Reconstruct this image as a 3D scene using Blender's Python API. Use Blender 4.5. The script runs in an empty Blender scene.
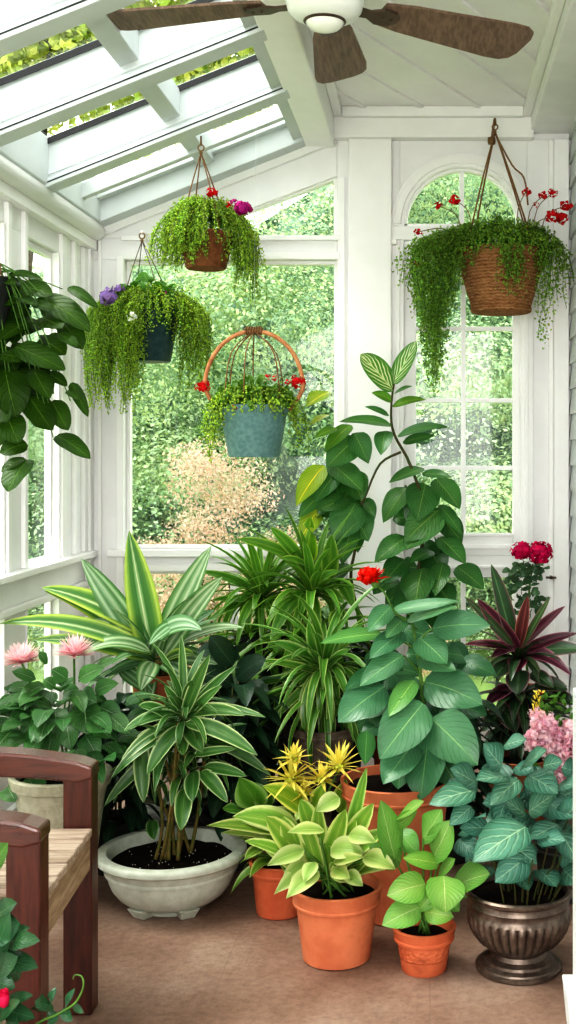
import bpy, math, random
import numpy as np
from mathutils import Vector
random.seed(7); rng = np.random.default_rng(7)
SC = bpy.context.scene; COL = SC.collection
F, CX, CY, EYE = 1200.0, 430.0, 455.0, 1.55
V3 = lambda *a: np.array(a, dtype=float)

# ------------------------------------------------------------------ camera
cam = bpy.data.cameras.new('camera'); camo = bpy.data.objects.new('camera', cam); COL.objects.link(camo)
camo.location = (0, 0, EYE); camo.rotation_euler = (math.pi/2, 0, 0)
cam.sensor_fit = 'AUTO'; cam.sensor_width = 36; cam.lens = F/1024*36
cam.shift_x = -(CX-288)/1024; cam.shift_y = -(512-CY)/1024; cam.clip_start = .02
SC.camera = camo

def P(px, py, Y):            # where a measured sight line meets depth Y
    return V3((px-CX)*Y/F, Y, EYE-(py-CY)*Y/F)

# ------------------------------------------------------------------ materials
def lin(c):
    out = []
    for x in c[:3]:
        x /= 255.
        out.append(x/12.92 if x <= .04045 else ((x+.055)/1.055)**2.4)
    return (*out, 1)
class NT:
    def __init__(s, name):
        s.m = bpy.data.materials.new(name); s.m.use_nodes = True
        s.t = s.m.node_tree; s.t.nodes.clear()
        s.out = s.n('ShaderNodeOutputMaterial')
    def n(s, k, **kw):
        n = s.t.nodes.new(k)
        for a, b in kw.items(): setattr(n, a, b)
        return n
    def l(s, a, b): s.t.links.new(a, b)
    def setv(s, sock, v):
        if hasattr(v, 'is_output') or isinstance(v, bpy.types.NodeSocket): s.l(v, sock)
        else: sock.default_value = v
    def math(s, op, a, b=0, c=0, clamp=False):
        n = s.n('ShaderNodeMath', operation=op); n.use_clamp = clamp
        s.setv(n.inputs[0], a); s.setv(n.inputs[1], b)
        if op in ('MULTIPLY_ADD', 'SMOOTH_MIN'): s.setv(n.inputs[2], c)
        return n.outputs[0]
    def step(s, x, a, b):
        n = s.n('ShaderNodeMapRange'); n.interpolation_type = 'SMOOTHSTEP'
        s.setv(n.inputs['Value'], x); n.inputs['From Min'].default_value = a; n.inputs['From Max'].default_value = b
        return n.outputs['Result']
    def mix(s, f, a, b, bt='MIX'):
        n = s.n('ShaderNodeMix', data_type='RGBA', blend_type=bt)
        s.setv(n.inputs[0], f); s.setv(n.inputs[6], a); s.setv(n.inputs[7], b)
        return n.outputs[2]
    def ramp(s, f, stops):
        n = s.n('ShaderNodeValToRGB'); s.l(f, n.inputs[0]); e = n.color_ramp.elements
        while len(e) < len(stops): e.new(.5)
        for k, (p, c) in enumerate(stops): e[k].position = p; e[k].color = lin(c)
        return n.outputs[0]
    def noise(s, scale, detail=3, vec=None, rough=.55):
        n = s.n('ShaderNodeTexNoise'); n.inputs['Scale'].default_value = scale; n.inputs['Detail'].default_value = detail
        n.inputs['Roughness'].default_value = rough
        if vec is not None: s.l(vec, n.inputs['Vector'])
        return n.outputs[0]
    def pos(s): return s.n('ShaderNodeNewGeometry').outputs['Position']
    def mapping(s, vec, scale):
        n = s.n('ShaderNodeMapping'); s.l(vec, n.inputs[0]); n.inputs['Scale'].default_value = scale
        return n.outputs[0]
    def bsdf(s, col, rough=.5, spec=.4, metal=0., bump=None, bs=.2, bd=.01, trans=0., coat=0.):
        p = s.n('ShaderNodeBsdfPrincipled'); s.setv(p.inputs['Base Color'], col); s.setv(p.inputs['Roughness'], rough)
        p.inputs['Specular IOR Level'].default_value = spec; p.inputs['Metallic'].default_value = metal
        p.inputs['Coat Weight'].default_value = coat
        if bump is not None:
            b = s.n('ShaderNodeBump'); b.inputs['Strength'].default_value = bs; b.inputs['Distance'].default_value = bd
            s.l(bump, b.inputs['Height']); s.l(b.outputs[0], p.inputs['Normal'])
        o = p.outputs[0]
        if trans > 0:
            t = s.n('ShaderNodeBsdfTranslucent'); s.setv(t.inputs[0], col)
            mx = s.n('ShaderNodeMixShader'); mx.inputs[0].default_value = trans
            s.l(o, mx.inputs[1]); s.l(t.outputs[0], mx.inputs[2]); o = mx.outputs[0]
        s.l(o, s.out.inputs[0]); return s.m
def plain(name, c, rough=.5, spec=.4, metal=0, nz=0, nscale=20, bs=0, c2=None, coat=0):
    t = NT(name); col = lin(c); bump = None
    if nz or c2:
        f = t.noise(nscale, 4, t.pos())
        c2 = lin(c2) if c2 else tuple(x*(1-nz) for x in lin(c)[:3])+(1,)
        col = t.mix(t.step(f, .3, .7), col, c2)
    if bs: bump = t.noise(nscale*3, 4, t.pos())
    return t.bsdf(col, rough, spec, metal, bump, bs, .01, coat=coat)
def leaf_mat(name, stops, vein=None, vk=7, slant=.35, vw=.25, vamt=.5, mid=None, midw=.05, streak=0, mott=.25, rough=.36, trans=.25, spec=.6, bump=.9, bandpow=0):
    t = NT(name)
    uv = t.n('ShaderNodeUVMap').outputs[0]
    sp = t.n('ShaderNodeSeparateXYZ'); t.l(uv, sp.inputs[0]); u, v = sp.outputs[0], sp.outputs[1]
    a = t.math('MULTIPLY', t.math('ABSOLUTE', t.math('SUBTRACT', u, .5)), 2)
    af = a
    if streak:
        sv = t.n('ShaderNodeCombineXYZ'); t.l(t.math('MULTIPLY', u, 16), sv.inputs[0]); t.l(t.math('MULTIPLY', v, .8), sv.inputs[1])
        addp = t.n('ShaderNodeVectorMath', operation='ADD'); t.l(sv.outputs[0], addp.inputs[0]); t.l(t.mapping(t.pos(), (2, 2, 2)), addp.inputs[1])
        nz = t.noise(1.0, 2, addp.outputs[0])
        af = t.math('ADD', a, t.math('MULTIPLY', t.math('SUBTRACT', nz, .5), streak), clamp=True)
    col = t.ramp(af, stops)
    if mott:
        n1 = t.noise(14, 4, t.pos())
        col = t.mix(t.step(n1, .3, .75), col, t.mix(1.0, col, (1-mott, 1-mott*.8, 1-mott, 1), 'MULTIPLY'))
    vmask = None
    if vein:
        x = t.math('ADD', t.math('SUBTRACT', t.math('MULTIPLY', v, vk), t.math('MULTIPLY', a, slant*vk)), t.math('MULTIPLY', t.noise(22, 2, t.pos()), .9))
        fr = t.math('ABSOLUTE', t.math('SUBTRACT', t.math('FRACT', x), .5))
        vmask = t.step(fr, .5-vw, .5-vw*.3)
        col = t.mix(t.math('MULTIPLY', t.math('MULTIPLY', vmask, t.step(a, 1.0, .35)), vamt), col, lin(vein))
    mm = t.step(a, midw, midw*.4)
    if mid: col = t.mix(mm, col, lin(mid))
    at = t.n('ShaderNodeAttribute', attribute_name='tint')
    col = t.mix(1.0, col, at.outputs['Color'], 'MULTIPLY')
    col = t.mix(1.0, col, (1.0, 1.0, .93, 1), 'MULTIPLY')
    h = mm
    if vmask is not None: h = t.math('MAXIMUM', mm, vmask)
    return t.bsdf(col, rough, spec, 0, t.math('SUBTRACT', 1, h), bump, .004, trans)
def petal_mat(name, c, c2=None, rough=.6, trans=.3):
    t = NT(name); at = t.n('ShaderNodeAttribute', attribute_name='tint')
    col = lin(c)
    if c2:
        uv = t.n('ShaderNodeUVMap').outputs[0]; sp = t.n('ShaderNodeSeparateXYZ'); t.l(uv, sp.inputs[0])
        col = t.mix(sp.outputs[1], lin(c), lin(c2))
    col = t.mix(1.0, col, at.outputs['Color'], 'MULTIPLY')
    return t.bsdf(col, rough, .2, 0, None, 0, 0, trans)
def wood_mat(name, c1, c2, axis_scale, rough=.45, spec=.35, bs=.15):
    t = NT(name); co = t.n('ShaderNodeTexCoord').outputs['Object']
    m = t.mapping(co, axis_scale); f = t.noise(6, 6, m, .65); g = t.noise(1.6, 2, m)
    f2 = t.math('MULTIPLY_ADD', f, .7, t.math('MULTIPLY', g, .3))
    return t.bsdf(t.mix(t.step(f2, .35, .66), lin(c1), lin(c2)), rough, spec, 0, f, bs, .004)
M = {}
M['white'] = plain('white_paint', (240, 238, 239), .45, .35, nz=.05, nscale=6)
M['white2'] = plain('white_trim_paint', (245, 243, 243), .4, .4, nz=.03, nscale=9)
M['ceil'] = plain('ceiling_paint', (244, 241, 242), .5, .3, nz=.04, nscale=5)
M['roofpaint'] = plain('roof_member_paint', (206, 211, 212), .5, .3, nz=.04, nscale=8)
M['black'] = plain('dark_gasket', (40, 40, 42), .6)
def glass():
    t = NT('window_glass'); a = t.n('ShaderNodeBsdfTransparent'); a.inputs[0].default_value = (.95, .97, .96, 1)
    g = t.n('ShaderNodeBsdfGlossy'); g.inputs['Roughness'].default_value = .03
    fr = t.n('ShaderNodeLayerWeight'); fr.inputs[0].default_value = .5
    mx = t.n('ShaderNodeMixShader'); t.l(t.math('MULTIPLY_ADD', t.math('POWER', fr.outputs['Facing'], 5), .45, .02), mx.inputs[0]); t.l(a.outputs[0], mx.inputs[1]); t.l(g.outputs[0], mx.inputs[2])
    t.l(mx.outputs[0], t.out.inputs[0]); return t.m
M['glass'] = glass()
def floor_mat():
    t = NT('floor_stone'); p = t.pos()
    n = t.noise(2.2, 5, p, .6); n2 = t.noise(38, 5, p, .7); n3 = t.noise(160, 2, p)
    col = t.ramp(n, [(.3, (122, 96, 82)), (.5, (142, 116, 102)), (.72, (164, 142, 128))])
    col = t.mix(t.step(n2, .35, .75), col, t.mix(1., col, (.72, .70, .70, 1), 'MULTIPLY'))
    br = t.n('ShaderNodeTexBrick'); br.offset = 0; t.l(p, br.inputs[0]); br.inputs['Scale'].default_value = 1
    br.inputs['Brick Width'].default_value = .62; br.inputs['Row Height'].default_value = .62; br.inputs['Mortar Size'].default_value = .003
    br.inputs['Mortar Smooth'].default_value = .6
    col = t.mix(t.math('MULTIPLY', br.outputs['Fac'], .35), col, lin((112, 96, 84)))
    h = t.math('ADD', t.math('MULTIPLY', n2, .6), t.math('MULTIPLY', n3, .5))
    return t.bsdf(col, t.math('MULTIPLY_ADD', n2, .35, .35), .35, 0, h, .35, .006)
M['floor'] = floor_mat()
def terra(name, c, band=False):
    t = NT(name); p = t.pos(); n = t.noise(9, 5, p); n2 = t.noise(90, 3, p)
    col = t.mix(t.step(n, .35, .7), lin(c), lin((c[0]+20, c[1]+22, c[2]+18)))
    col = t.mix(t.step(n, .55, .8), col, lin((c[0]-35, c[1]-22, c[2]-14)))
    h = n2
    if band:
        vo = t.n('ShaderNodeTexVoronoi'); vo.inputs['Scale'].default_value = 90; t.l(p, vo.inputs[0])
        sp = t.n('ShaderNodeSeparateXYZ'); t.l(p, sp.inputs[0])
        bm = t.math('MULTIPLY', t.step(sp.outputs[2], .040, .046), t.step(sp.outputs[2], .088, .082))
        h = t.math('ADD', t.math('MULTIPLY', n2, .15), t.math('MULTIPLY', t.math('MULTIPLY', vo.outputs[0], bm), 1.5))
    return t.bsdf(col, .7, .25, 0, h, .6 if band else .25, .006 if band else .004)
M['terra'] = terra('terracotta', (188, 108, 76)); M['terra2'] = terra('terracotta_red', (176, 88, 58)); M['terraband'] = terra('terracotta_embossed', (186, 96, 64), True)
M['terradark'] = terra('terracotta_dark', (150, 86, 58))
M['stone'] = plain('grey_stone_glaze', (190, 193, 182), .5, .4, nscale=30, c2=(174, 178, 164), bs=.12)
M['beige'] = plain('beige_stone', (196, 192, 172), .75, .2, nscale=40, c2=(176, 170, 148), bs=.4)
M['greystone'] = plain('rough_grey_stone', (128, 128, 122), .8, .2, nscale=30, c2=(100, 100, 96), bs=.5)
M['brownstone'] = plain('brown_stoneware', (118, 104, 92), .7, .25, nscale=25, c2=(86, 76, 66), bs=.3)
M['teal'] = plain('dark_teal_glaze', (62, 88, 92), .35, .5, nscale=40, c2=(48, 72, 78), bs=.2)
M['blueglaze'] = plain('blue_grey_glaze', (124, 158, 158), .4, .45, nscale=60, c2=(102, 136, 138), bs=.4)
M['browncoir'] = plain('brown_clay', (140, 92, 62), .7, .2, nscale=30, c2=(112, 72, 48), bs=.3)
M['darkpot'] = plain('dark_plastic', (52, 54, 52), .6, .3)
M['soil'] = plain('potting_soil', (44, 34, 28), .95, .1, nscale=120, c2=(20, 15, 12), bs=1.0)
M['perlite'] = plain('perlite', (215, 210, 200), .9, .1)
M['cane'] = plain('brown_cane', (122, 98, 58), .7, .2, nscale=40, c2=(84, 92, 44), bs=.3)
M['stemg'] = plain('green_stem', (92, 128, 58), .55, .3, nscale=30, c2=(70, 104, 46))
M['stemd'] = plain('dark_green_stem', (58, 78, 36), .6, .3, nscale=30, c2=(86, 70, 44))
M['cord'] = plain('jute_cord', (150, 116, 84), .8, .15, nscale=200, c2=(112, 82, 58), bs=.3)
M['corddark'] = plain('dark_cord', (96, 84, 72), .7, .2)
M['nylon'] = plain('clear_line', (205, 212, 208), .4, .3)
M['hook'] = plain('aged_brass', (128, 100, 70), .4, .5, .7)
M['rattan'] = wood_mat('rattan_hoop', (168, 108, 70), (204, 146, 102), (4, 4, 4), .5)
def wick():
    t = NT('woven_coir'); p = t.n('ShaderNodeTexCoord').outputs['Object']
    n = t.noise(26, 5, t.mapping(p, (1, 1, 2.2)), .7); n2 = t.noise(140, 3, p)
    w = t.n('ShaderNodeTexWave'); w.bands_direction = 'Z'; w.inputs['Scale'].default_value = 22; w.inputs['Distortion'].default_value = 5; w.inputs['Detail'].default_value = 3
    w.inputs['Detail Scale'].default_value = 3
    t.l(p, w.inputs[0])
    col = t.ramp(t.math('MULTIPLY_ADD', n, .8, t.math('MULTIPLY', w.outputs['Fac'], .2)), [(.25, (112, 76, 50)), (.5, (164, 118, 82)), (.75, (202, 156, 114))])
    return t.bsdf(col, .85, .15, 0, t.math('ADD', n, t.math('MULTIPLY', w.outputs['Fac'], .35)), .9, .012)
M['wicker'] = wick()
def bronze():
    t = NT('bronze_glaze'); p = t.pos(); n = t.noise(14, 5, p); n2 = t.noise(70, 4, p)
    col = t.ramp(t.math('MULTIPLY_ADD', n, .6, t.math('MULTIPLY', n2, .4)), [(.3, (74, 63, 56)), (.5, (114, 101, 92)), (.72, (154, 140, 128))])
    return t.bsdf(col, t.math('MULTIPLY_ADD', n2, .25, .28), .5, .75, n2, .15, .004)
M['bronze'] = bronze()
M['mahog'] = wood_mat('mahogany_upright', (56, 27, 22), (90, 46, 36), (10, 10, 1.2), .3, .6)
M['mahogx'] = wood_mat('mahogany_arm', (58, 28, 23), (94, 48, 38), (1.2, 10, 10), .26, .9)
M['weath'] = wood_mat('weathered_slat', (150, 130, 114), (198, 180, 164), (1.2, 12, 12), .65, .25)
M['weathy'] = wood_mat('weathered_apron', (140, 116, 94), (186, 162, 136), (12, 1.2, 12), .65, .25)
M['blade'] = wood_mat('walnut_blade', (104, 84, 72), (140, 116, 102), (14, 1.2, 14), .5, .3, .08)
M['bladex'] = M['blade']
M['fanwhite'] = plain('fan_enamel', (232, 233, 230), .3, .5)
M['fanglass'] = plain('frosted_glass', (240, 240, 234), .25, .5)
M['bronzeb'] = plain('dark_bracket', (92, 76, 66), .35, .5, .5)
M['darkwood'] = plain('dark_stand_wood', (46, 40, 36), .6, .3, nscale=20, c2=(32, 28, 26))
M['hedge'] = leaf_mat('woodland_leaf', [(0, (164, 182, 148)), (1, (176, 192, 160))], mott=0, rough=.6, trans=.25, bump=.1)  # pale on purpose: haze and overexposure are put into the leaf colour
M['blossom'] = leaf_mat('pale_shrub_leaf', [(0, (226, 194, 182)), (1, (236, 212, 202))], mott=.2, rough=.7, trans=.3, bump=.1)
M['roofleaf'] = leaf_mat('sunlit_leaf', [(0, (188, 196, 96)), (1, (214, 212, 132))], mott=.2, rough=.6, trans=.45, bump=.1)
M['bark'] = plain('bark', (92, 78, 64), .9, .1, nscale=12, c2=(60, 50, 42), bs=.8)
M['lawn'] = plain('lawn', (128, 150, 92), .9, .1, nscale=6, c2=(104, 130, 76), bs=.4)
M['hill'] = plain('wooded_slope', (128, 152, 134), .9, .1, nscale=3, c2=(96, 122, 108), bs=.8)  # slope colour lightened to stand in for distant haze
M['path'] = plain('gravel_path', (206, 194, 168), .9, .1, nscale=40, c2=(180, 166, 138), bs=.4)

# ------------------------------------------------------------------ mesh builder
ROOTLOC = {}
class MB:
    sharp = False
    def __init__(s): s.v, s.f, s.uv, s.t, s.mi, s.sm, s.n, s.cm = [], [], [], [], [], [], 0, 0
    def add(s, verts, faces, uv=None, tint=(1, 1, 1), smooth=False):
        verts = np.asarray(verts, dtype=float); k = len(verts); s.v.append(verts)
        s.uv.append(np.asarray(uv, dtype=float) if uv is not None else np.zeros((k, 2)))
        s.t.append(np.tile(np.asarray(tint, dtype=float), (k, 1)))
        b = s.n
        s.f.extend([tuple(i+b for i in f) for f in faces]); s.mi.extend([s.cm]*len(faces)); s.sm.extend([smooth]*len(faces)); s.n += k
    def box(s, x0, x1, y0, y1, z0, z1):
        v = [(x, y, z) for x in (x0, x1) for y in (y0, y1) for z in (z0, z1)]
        s.add(v, [(0, 1, 3, 2), (4, 6, 7, 5), (0, 4, 5, 1), (2, 3, 7, 6), (0, 2, 6, 4), (1, 5, 7, 3)])
    def prism(s, poly, axis, a0, a1):        # poly in the two other axes (order x,z / y,z / x,y)
        n = len(poly)
        def mk(p, a): return (p[0], a, p[1]) if axis == 'y' else ((a, p[0], p[1]) if axis == 'x' else (p[0], p[1], a))
        v = [mk(p, a0) for p in poly]+[mk(p, a1) for p in poly]
        s.add(v, [tuple(range(n)), tuple(range(2*n-1, n-1, -1))]+[(i, i+n, (i+1) % n+n, (i+1) % n) for i in range(n)])
    def hexa(s, p):                           # 8 points: bottom 4, top 4
        s.add(p, [(0, 3, 2, 1), (4, 5, 6, 7), (0, 1, 5, 4), (1, 2, 6, 5), (2, 3, 7, 6), (3, 0, 4, 7)])
    def tube(s, pts, r, seg=8, r1=None, tint=(1, 1, 1), closed=False):
        pts = [np.asarray(p, float) for p in pts]; n = len(pts); r1 = r if r1 is None else r1
        V, U = [], []; up = V3(.12, .31, .94)
        for i, p in enumerate(pts):
            t = (pts[(i+1) % n]-pts[i-1]) if closed else pts[min(i+1, n-1)]-pts[max(i-1, 0)]
            t = t/(np.linalg.norm(t)+1e-9)
            a = np.cross(t, up)
            if np.linalg.norm(a) < .2: a = np.cross(t, V3(1, 0, .1))
            a /= np.linalg.norm(a); b = np.cross(t, a); rr = r+(r1-r)*i/max(n-1, 1)
            if i: # keep the frame from twisting
                a = pa-t*np.dot(pa, t); a /= np.linalg.norm(a)+1e-9; b = np.cross(t, a)
            pa = a
            for k in range(seg):
                w = 2*math.pi*k/seg; V.append(p+rr*(math.cos(w)*a+math.sin(w)*b)); U.append((k/seg, i/max(n-1, 1)))
        Fc = []
        for i in range(n if closed else n-1):
            for k in range(seg):
                Fc.append((i*seg+k, i*seg+(k+1) % seg, ((i+1) % n)*seg+(k+1) % seg, ((i+1) % n)*seg+k))
        if not closed: Fc += [tuple(range(seg-1, -1, -1)), tuple(range((n-1)*seg, n*seg))]
        s.add(V, Fc, U, tint, True)
    def lathe(s, c, prof, seg=48, mod=None, cap0=True, cap1=False):
        V = []; s.sharp = True
        for (r, z) in prof:
            for k in range(seg):
                w = 2*math.pi*k/seg; rr = r*(1+(mod(w, z) if mod else 0))
                V.append((c[0]+rr*math.cos(w), c[1]+rr*math.sin(w), c[2]+z))
        Fc = [(i*seg+k, i*seg+(k+1) % seg, (i+1)*seg+(k+1) % seg, (i+1)*seg+k) for i in range(len(prof)-1) for k in range(seg)]
        if cap0: Fc.append(tuple(range(seg-1, -1, -1)))
        if cap1: Fc.append(tuple(range((len(prof)-1)*seg, len(prof)*seg)))
        s.add(V, Fc, None, (1, 1, 1), True)
    def ball(s, c, r, tint=(1, 1, 1), seg=10, rings=6, jit=0):
        V = []; Fc = []
        for i in range(rings+1):
            th = math.pi*i/rings
            for k in range(seg):
                w = 2*math.pi*k/seg; q = 1+jit*(random.random()-.5)
                V.append(np.asarray(c)+np.asarray(r)*q*V3(math.sin(th)*math.cos(w), math.sin(th)*math.sin(w), math.cos(th)))
        for i in range(rings):
            for k in range(seg): Fc.append((i*seg+k, (i+1)*seg+k, (i+1)*seg+(k+1) % seg, i*seg+(k+1) % seg))
        s.add(V, Fc, None, tint, True)
    def leaf(s, P0, P1, P2, w, prof=(.5, .8), nh=(0, -.7, .7), fold=.12, rip=.0, tint=(1, 1, 1), nl=8, curl=0., nw=4):
        P0, P1, P2 = (np.asarray(q, float) for q in (P0, P1, P2)); nh = np.asarray(nh, float)
        p, q = prof; tm = p/(p+q); mx = tm**p*(1-tm)**q
        V, U = [], []; ph = random.random()*6
        for i in range(nl+1):
            t = i/nl; te = min(max(t, .004), .996)
            c = (1-t)**2*P0+2*t*(1-t)*P1+t*t*P2
            T = 2*(1-t)*(P1-P0)+2*t*(P2-P1); T /= np.linalg.norm(T)+1e-9
            sd = np.cross(T, nh); ln = np.linalg.norm(sd)
            if ln < .15: sd = np.cross(T, nh+V3(.3, .2, .1)); ln = np.linalg.norm(sd)
            sd /= ln; nn = np.cross(sd, T)
            hw = .5*w*te**p*(1-te)**q/mx
            for k in range(nw+1):
                u = 2*k/nw-1
                z = fold*abs(u)*hw*2-curl*u*u*hw*2+rip*w*math.sin(ph+t*14+u*2)*abs(u)
                V.append(c+sd*u*hw+nn*z); U.append((k/nw, t))
        m = nw+1
        Fc = [(i*m+k, i*m+k+1, (i+1)*m+k+1, (i+1)*m+k) for i in range(nl) for k in range(nw)]
        s.add(V, Fc, U, tint, True)
    def build(s, name, mats, parent=None, bevel=0, bseg=2):
        v = np.concatenate(s.v); off = V3(0, 0, 0)
        if parent is not None: off = ROOTLOC[parent.name]
        me = bpy.data.meshes.new(name); me.from_pydata((v-off).tolist(), [], s.f)
        mats = mats if isinstance(mats, (list, tuple)) else [mats]
        for m in mats: me.materials.append(m)
        me.polygons.foreach_set('material_index', s.mi); me.polygons.foreach_set('use_smooth', s.sm)
        uv = np.concatenate(s.uv); li = np.zeros(len(me.loops), dtype=np.int32); me.loops.foreach_get('vertex_index', li)
        ul = me.uv_layers.new(name='UVMap'); ul.data.foreach_set('uv', uv[li].ravel())
        ca = me.color_attributes.new('tint', 'FLOAT_COLOR', 'POINT')
        t = np.concatenate(s.t); ca.data.foreach_set('color', np.concatenate([t, np.ones((len(t), 1))], 1).ravel())
        me.update(); me.validate()
        if s.sharp: me.set_sharp_from_angle(angle=math.radians(38))
        o = bpy.data.objects.new(name, me); COL.objects.link(o)
        if parent is not None: o.parent = parent
        ROOTLOC[o.name] = off
        if bevel:
            b = o.modifiers.new('bevel', 'BEVEL'); b.width = bevel; b.segments = bseg; b.limit_method = 'ANGLE'
        return o
def struct(o): o['kind'] = 'structure'; return o
def thing(name, label, cat, loc, group=None):
    o = bpy.data.objects.new(name, None); COL.objects.link(o); o.location = loc; o.empty_display_size = .1
    o['label'] = label; o['category'] = cat
    if group: o['group'] = group
    ROOTLOC[o.name] = V3(*loc); return o
def tag(o, label, cat, group=None):
    o['label'] = label; o['category'] = cat
    if group: o['group'] = group
    return o
def tnt(a=.15, base=(1, 1, 1)):
    k = 1+random.uniform(-a, a); h = random.uniform(-.06, .06)
    return (base[0]*k*(1+h), base[1]*k, base[2]*k*(1-h))
U = random.uniform

# ------------------------------------------------------------------ ROOM
XL, XR, YB = -1.71, .70, 6.0
fx = lambda p: (p-430)/200.; fz = lambda p: EYE-(p-455)/200.
ZR = lambda x: 2.65+.40*(x+1.71)           # underside of the rafters
m = MB(); m.box(XL-.15, XR+.12, -1.2, YB+.14, -.08, 0); struct(m.build('floor', M['floor']))
m = MB(); m.box(-30, 30, -8, 60, -.4, -.3); struct(m.build('ground_outside', M['lawn']))
m = MB(); m.box(fx(380), fx(700), 6.3, 8.6, -.3, -.27); struct(m.build('path_outside', M['path']))
# back wall --------------------------------------------------------------
m = MB(); y0, y1 = YB, YB+.12
def bk(px0, px1, py0, py1, d0=0., d1=.12, mm=None):
    if d1 == 0: d1 = .012
    (mm or m).box(fx(px0), fx(px1), YB+d0, YB+d1, fz(py1), fz(py0))
bk(88-6, 125, 260, 765)                                      # corner boards
bk(337, 400, 140, 765); bk(527, 575, 140, 765)              # pier, right jamb
bk(125, 337, 549, 571); bk(125, 337, 725, 765)               # sill rail, kick board
bk(82, 337, 238, 260)                                        # rail over the big window
rz = lambda px: 2.67+.44/1.1*(fx(px)+1.71)                   # rake line under the roof
tri = [(fx(172), fz(238)), (fx(337), fz(238)), (fx(337), fz(176))]
m.prism([(fx(80), fz(238)), tri[0], tri[2], (fx(337), rz(337)+.13), (fx(80), rz(80)+.13)], 'y', y0, y1)
# arched head over the door
ACX, AZ, AR = fx(462), fz(225), 57.5/200
arc = [(ACX+AR*math.cos(w), AZ+AR*math.sin(w)) for w in np.linspace(math.pi, 0, 33)]
m.prism([(fx(400), AZ)]+arc+[(fx(527), AZ), (fx(527), fz(112)), (fx(400), fz(112))], 'y', y0, y1)
m.prism([(fx(300), fz(150)), (fx(337), fz(150)), (fx(337), fz(118)), (fx(300), fz(118))], 'y', y0+.001, y1)
bk(337, 575, 112, 140)
struct(m.build('wall_back', M['white'], bevel=.004))
m = MB(); bk(330, 533, 113, 141, -.07, .0); struct(m.build('trim_1', M['white2'], bevel=.006))      # header beam
m = MB(); bk(349, 392, 141, 765, -.055, 0); bk(346, 395, 735, 765, -.07, 0); struct(m.build('trim_2', M['white2'], bevel=.006))  # pilaster
m = MB()
for r0, r1, d in ((57.5, 61.2, -.012), (61, 68, -.03), (67.8, 71, -.018)):
    A = [(ACX+r1/200*math.cos(w), AZ+r1/200*math.sin(w)) for w in np.linspace(math.pi, 0, 41)]
    B = [(ACX+r0/200*math.cos(w), AZ+r0/200*math.sin(w)) for w in np.linspace(0, math.pi, 41)]
    m.prism(A+B, 'y', YB+d, YB+.012)
bk(391, 404.5, 225, 232, -.03, 0); bk(519.5, 533, 225, 232, -.03, 0)
bk(391, 404, 232, 765, -.02, 0); bk(520, 533, 232, 765, -.02, 0); bk(391, 533, 227, 241, -.035, 0)
bk(391, 397, 241, 246, -.05, 0); bk(396, 400, 241, 765, -.03, 0); bk(524, 528, 241, 765, -.03, 0)
struct(m.build('trim_3', M['white2'], bevel=.003))
m = MB(); bk(553, 568, 141, 765, -.05, 0); bk(548, 553, 141, 765, -.025, 0); struct(m.build('trim_4', M['white2'], bevel=.005))
m = MB()   # corner boards, left
bk(88, 94, 240, 765, -.06, 0); bk(99, 102, 240, 765, -.018, 0); bk(118, 125, 256, 765, -.03, 0); bk(338, 345, 178, 765, -.02, 0)
bk(122, 340, 253, 260, -.025, 0); bk(110, 342, 549, 556, -.055, 0); bk(122, 340, 564, 571, -.02, 0); bk(122, 340, 236, 241, -.025, 0)
struct(m.build('trim_5', M['white2'], bevel=.003))
m = MB()   # raking trim under the roof
for a, b, d in ((.015, .13, -.05), (-.03, .015, -.028)):
    m.prism([(fx(88), rz(88)+a-.03), (fx(337), rz(337)+a-.03), (fx(337), rz(337)+b-.03), (fx(88), rz(88)+b-.03)], 'y', YB+d, YB+.012)
struct(m.build('trim_6', M['white2'], bevel=.004))
def win(name, frame_boxes, pane_boxes, label=None, munt=None):
    w = bpy.data.objects.new(name, None); COL.objects.link(w); w['kind'] = 'structure'; ROOTLOC[w.name] = V3(0, 0, 0)
    f = MB(); [f.box(*b) for b in frame_boxes]; f.build('window_frame', M['white2'], w, bevel=.003)
    for b in pane_boxes:
        g = MB(); g.box(*b); g.build('pane', M['glass'], w)
    if munt:
        g = MB(); [g.box(*b) for b in munt]; g.build('muntin', M['white2'], w, bevel=.002)
    return w
def xz(px0, px1, py0, py1, d0, d1): return (fx(px0), fx(px1), YB+d0, YB+d1, fz(py1), fz(py0))
def framed(px0, px1, py0, py1, t=3.5, d0=.03, d1=.08):
    return [xz(px0, px0+t, py0, py1, d0, d1), xz(px1-t, px1, py0, py1, d0, d1), xz(px0+t, px1-t, py0, py0+t, d0, d1), xz(px0+t, px1-t, py1-t, py1, d0, d1)]
win('window_1', framed(125, 337, 260, 549), [xz(128, 334, 263, 546, .05, .055)])
win('window_2', framed(125, 337, 571, 725)+[xz(229, 237, 574, 722, .03, .08)], [xz(128, 229, 574, 722, .05, .055), xz(237, 334, 574, 722, .05, .055)])
w = bpy.data.objects.new('window_3', None); COL.objects.link(w); w['kind'] = 'structure'; ROOTLOC[w.name] = V3(0, 0, 0)
g = MB(); g.prism(tri, 'y', YB+.05, YB+.055); g.build('pane', M['glass'], w)
g = MB(); T = np.array(tri); c = T.mean(0)
for i in range(3):
    a, b = T[i], T[(i+1) % 3]; g.prism([tuple(a), tuple(b), tuple(b+(c-b)*.07), tuple(a+(c-a)*.07)], 'y', YB+.03, YB+.08)
g.build('window_frame', M['white2'], w)
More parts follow.
